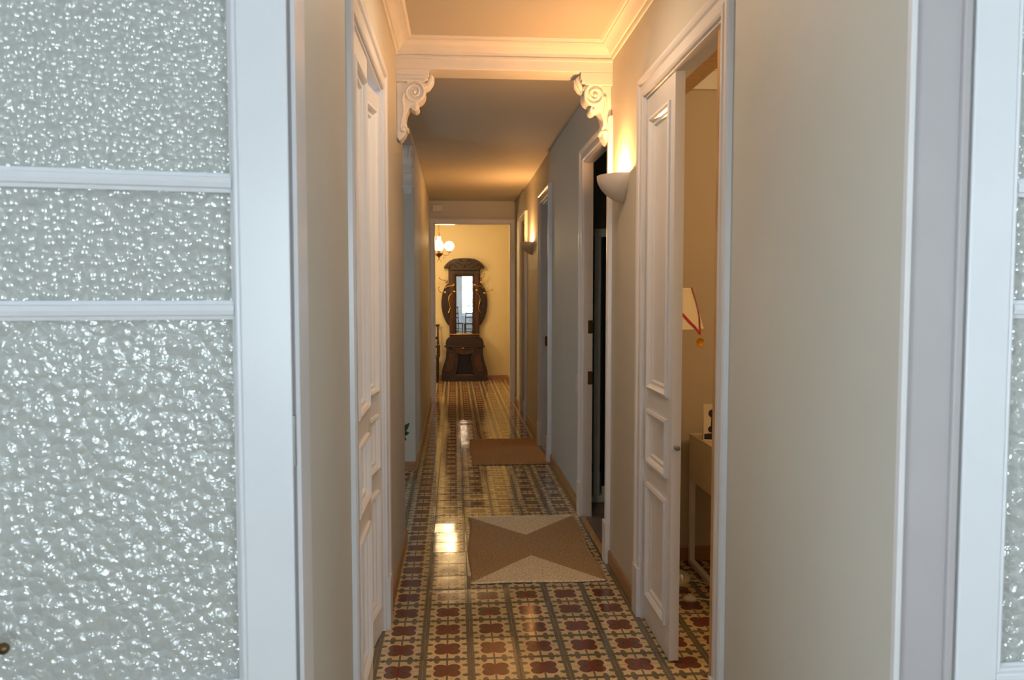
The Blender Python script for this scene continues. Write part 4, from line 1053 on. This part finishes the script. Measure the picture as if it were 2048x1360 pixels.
# medal on its ribbon, hung over the shade
md = empty('medal', (LX, LY, 0), label='gold medal on a red ribbon hanging from the cream lamp shade', cat='medal')
def shade_pt(ang, z, off=0.004):
    t = (z - 1.362) / (1.575 - 1.362); r_ = 0.20 + (0.137 - 0.20) * t + off
    return Vector((r_ * math.cos(ang), r_ * math.sin(ang), z))
V0 = shade_pt(R(-50), 1.335, 0.006)
rib = MB()
def strand(pts, w=0.007):
    i = len(rib.v)
    for k, p in enumerate(pts):
        a = pts[max(0, k - 1)]; b = pts[min(len(pts) - 1, k + 1)]; t = (b - a).normalized(); n_ = Vector((p.x, p.y, 0)).normalized(); s = t.cross(n_).normalized() * w
        for q in (p - s, p + s, p + s + n_ * 0.001, p - s + n_ * 0.001): rib.v.append(tuple(q))
    for k in range(len(pts) - 1):
        for j in range(4): rib.f.append((i + k * 4 + j, i + (k + 1) * 4 + j, i + (k + 1) * 4 + (j + 1) % 4, i + k * 4 + (j + 1) % 4))
strand([V0, shade_pt(R(-57), 1.372), shade_pt(R(-66), 1.40), shade_pt(R(-80), 1.45), shade_pt(R(-95), 1.52), shade_pt(R(-100), 1.578)])
strand([V0, shade_pt(R(-44), 1.372), shade_pt(R(-36), 1.42), shade_pt(R(-31), 1.46), shade_pt(R(-30), 1.52), shade_pt(R(-32), 1.578)])
rib.build('ribbon', M['ribbon'], md)
mdl = MB().lathe([(0.001, 0), (0.025, 0), (0.026, 0.002), (0.022, 0.003), (0.020, 0.0022), (0.001, 0.0026)], (0, 0, 0), 28, 'y')
mdl.tube([(0.006 * math.cos(a * 0.6), 0, 0.030 + 0.006 * math.sin(a * 0.6)) for a in range(11)], 0.001, 5)
mdl = mdl.build('disc', M['gold'], md, smooth=True); mdl.location = (V0.x, V0.y, V0.z - 0.040); mdl.rotation_euler = (0, 0, R(180 + 20))
# small hook on the study wall
hk = empty('wall_hook', (1.21, 4.45, 1.735), label='small white hook with a gold drop on the study wall above the lamp', cat='hook')
MB().quad_box(-0.012, 0.012, -0.005, 0, -0.01, 0.02).tube([(0, -0.004, 0.008), (0, -0.02, 0.0), (0, -0.022, 0.010)], 0.003, 8).build('hook', M['plastic'], hk)
MB().lathe([(0.001, 0.0), (0.004, -0.004), (0.012, -0.020), (0.010, -0.028), (0.001, -0.030)], (0, -0.018, -0.004), 14).build('drop', M['gold'], hk, smooth=True)
# study cornice with dentils
sc = MB().quad_box(XR + tw, 3.0, 4.425, 4.45, 2.69, 2.80).quad_box(XR + tw, 3.0, 4.37, 4.45, 2.90, 2.98).quad_box(XR + tw, 3.0, 4.41, 4.45, 2.79, 2.80)
sc = sc.build('trim_7', M['plaster'], bevel=0.003); tag(sc, 'white dentil cornice at the top of the study wall', 'cornice', kind='structure')
for k in range(30):
    x = XR + tw + 0.03 + k * 0.062
    MB().quad_box(x, x + 0.034, 4.395, 4.45, 2.802, 2.90).build('dentil', M['plaster'], sc)
light('POINT', 'study_lamp_light', (2.15, 2.75, 2.4), 32, (1.0, 0.62, 0.28), 0.12)

# ------------------------------------------------------------------ dark room: glazed cabinet with grey frame
gc = empty('shower_cabin', (0.962, 5.75, 0), label='grey framed dark glass cabin inside the dark room, behind the second right doorway', cat='cabin')
for x in (0.06, 0.80):
    MB().quad_box(x, x + 0.046, 0, 0.04, 0.05, 1.96).build('post', M['greyframe'], gc, bevel=0.003)
MB().quad_box(0.06, 0.865, 0.0, 0.04, 1.96, 2.02).build('top_rail', M['greyframe'], gc, bevel=0.003)
MB().quad_box(0.125, 0.80, 0.0, 0.04, 0.05, 0.12).build('bottom_rail', M['greyframe'], gc, bevel=0.003)
MB().quad_box(0.04, 0.88, -0.02, 0.80, 0.004, 0.05).build('tray', M['greyframe'], gc, bevel=0.005)
gp = MB().quad_box(0.125, 0.80, 0.016, 0.024, 0.12, 1.96).build('glass_panel', M['black'], gc)
MB().ball((0.15, -0.02, 1.25), 0.014, 12).tube([(0.15, 0.016, 1.25), (0.15, -0.02, 1.25)], 0.006, 8).build('knob', M['steel'], gp, smooth=True)
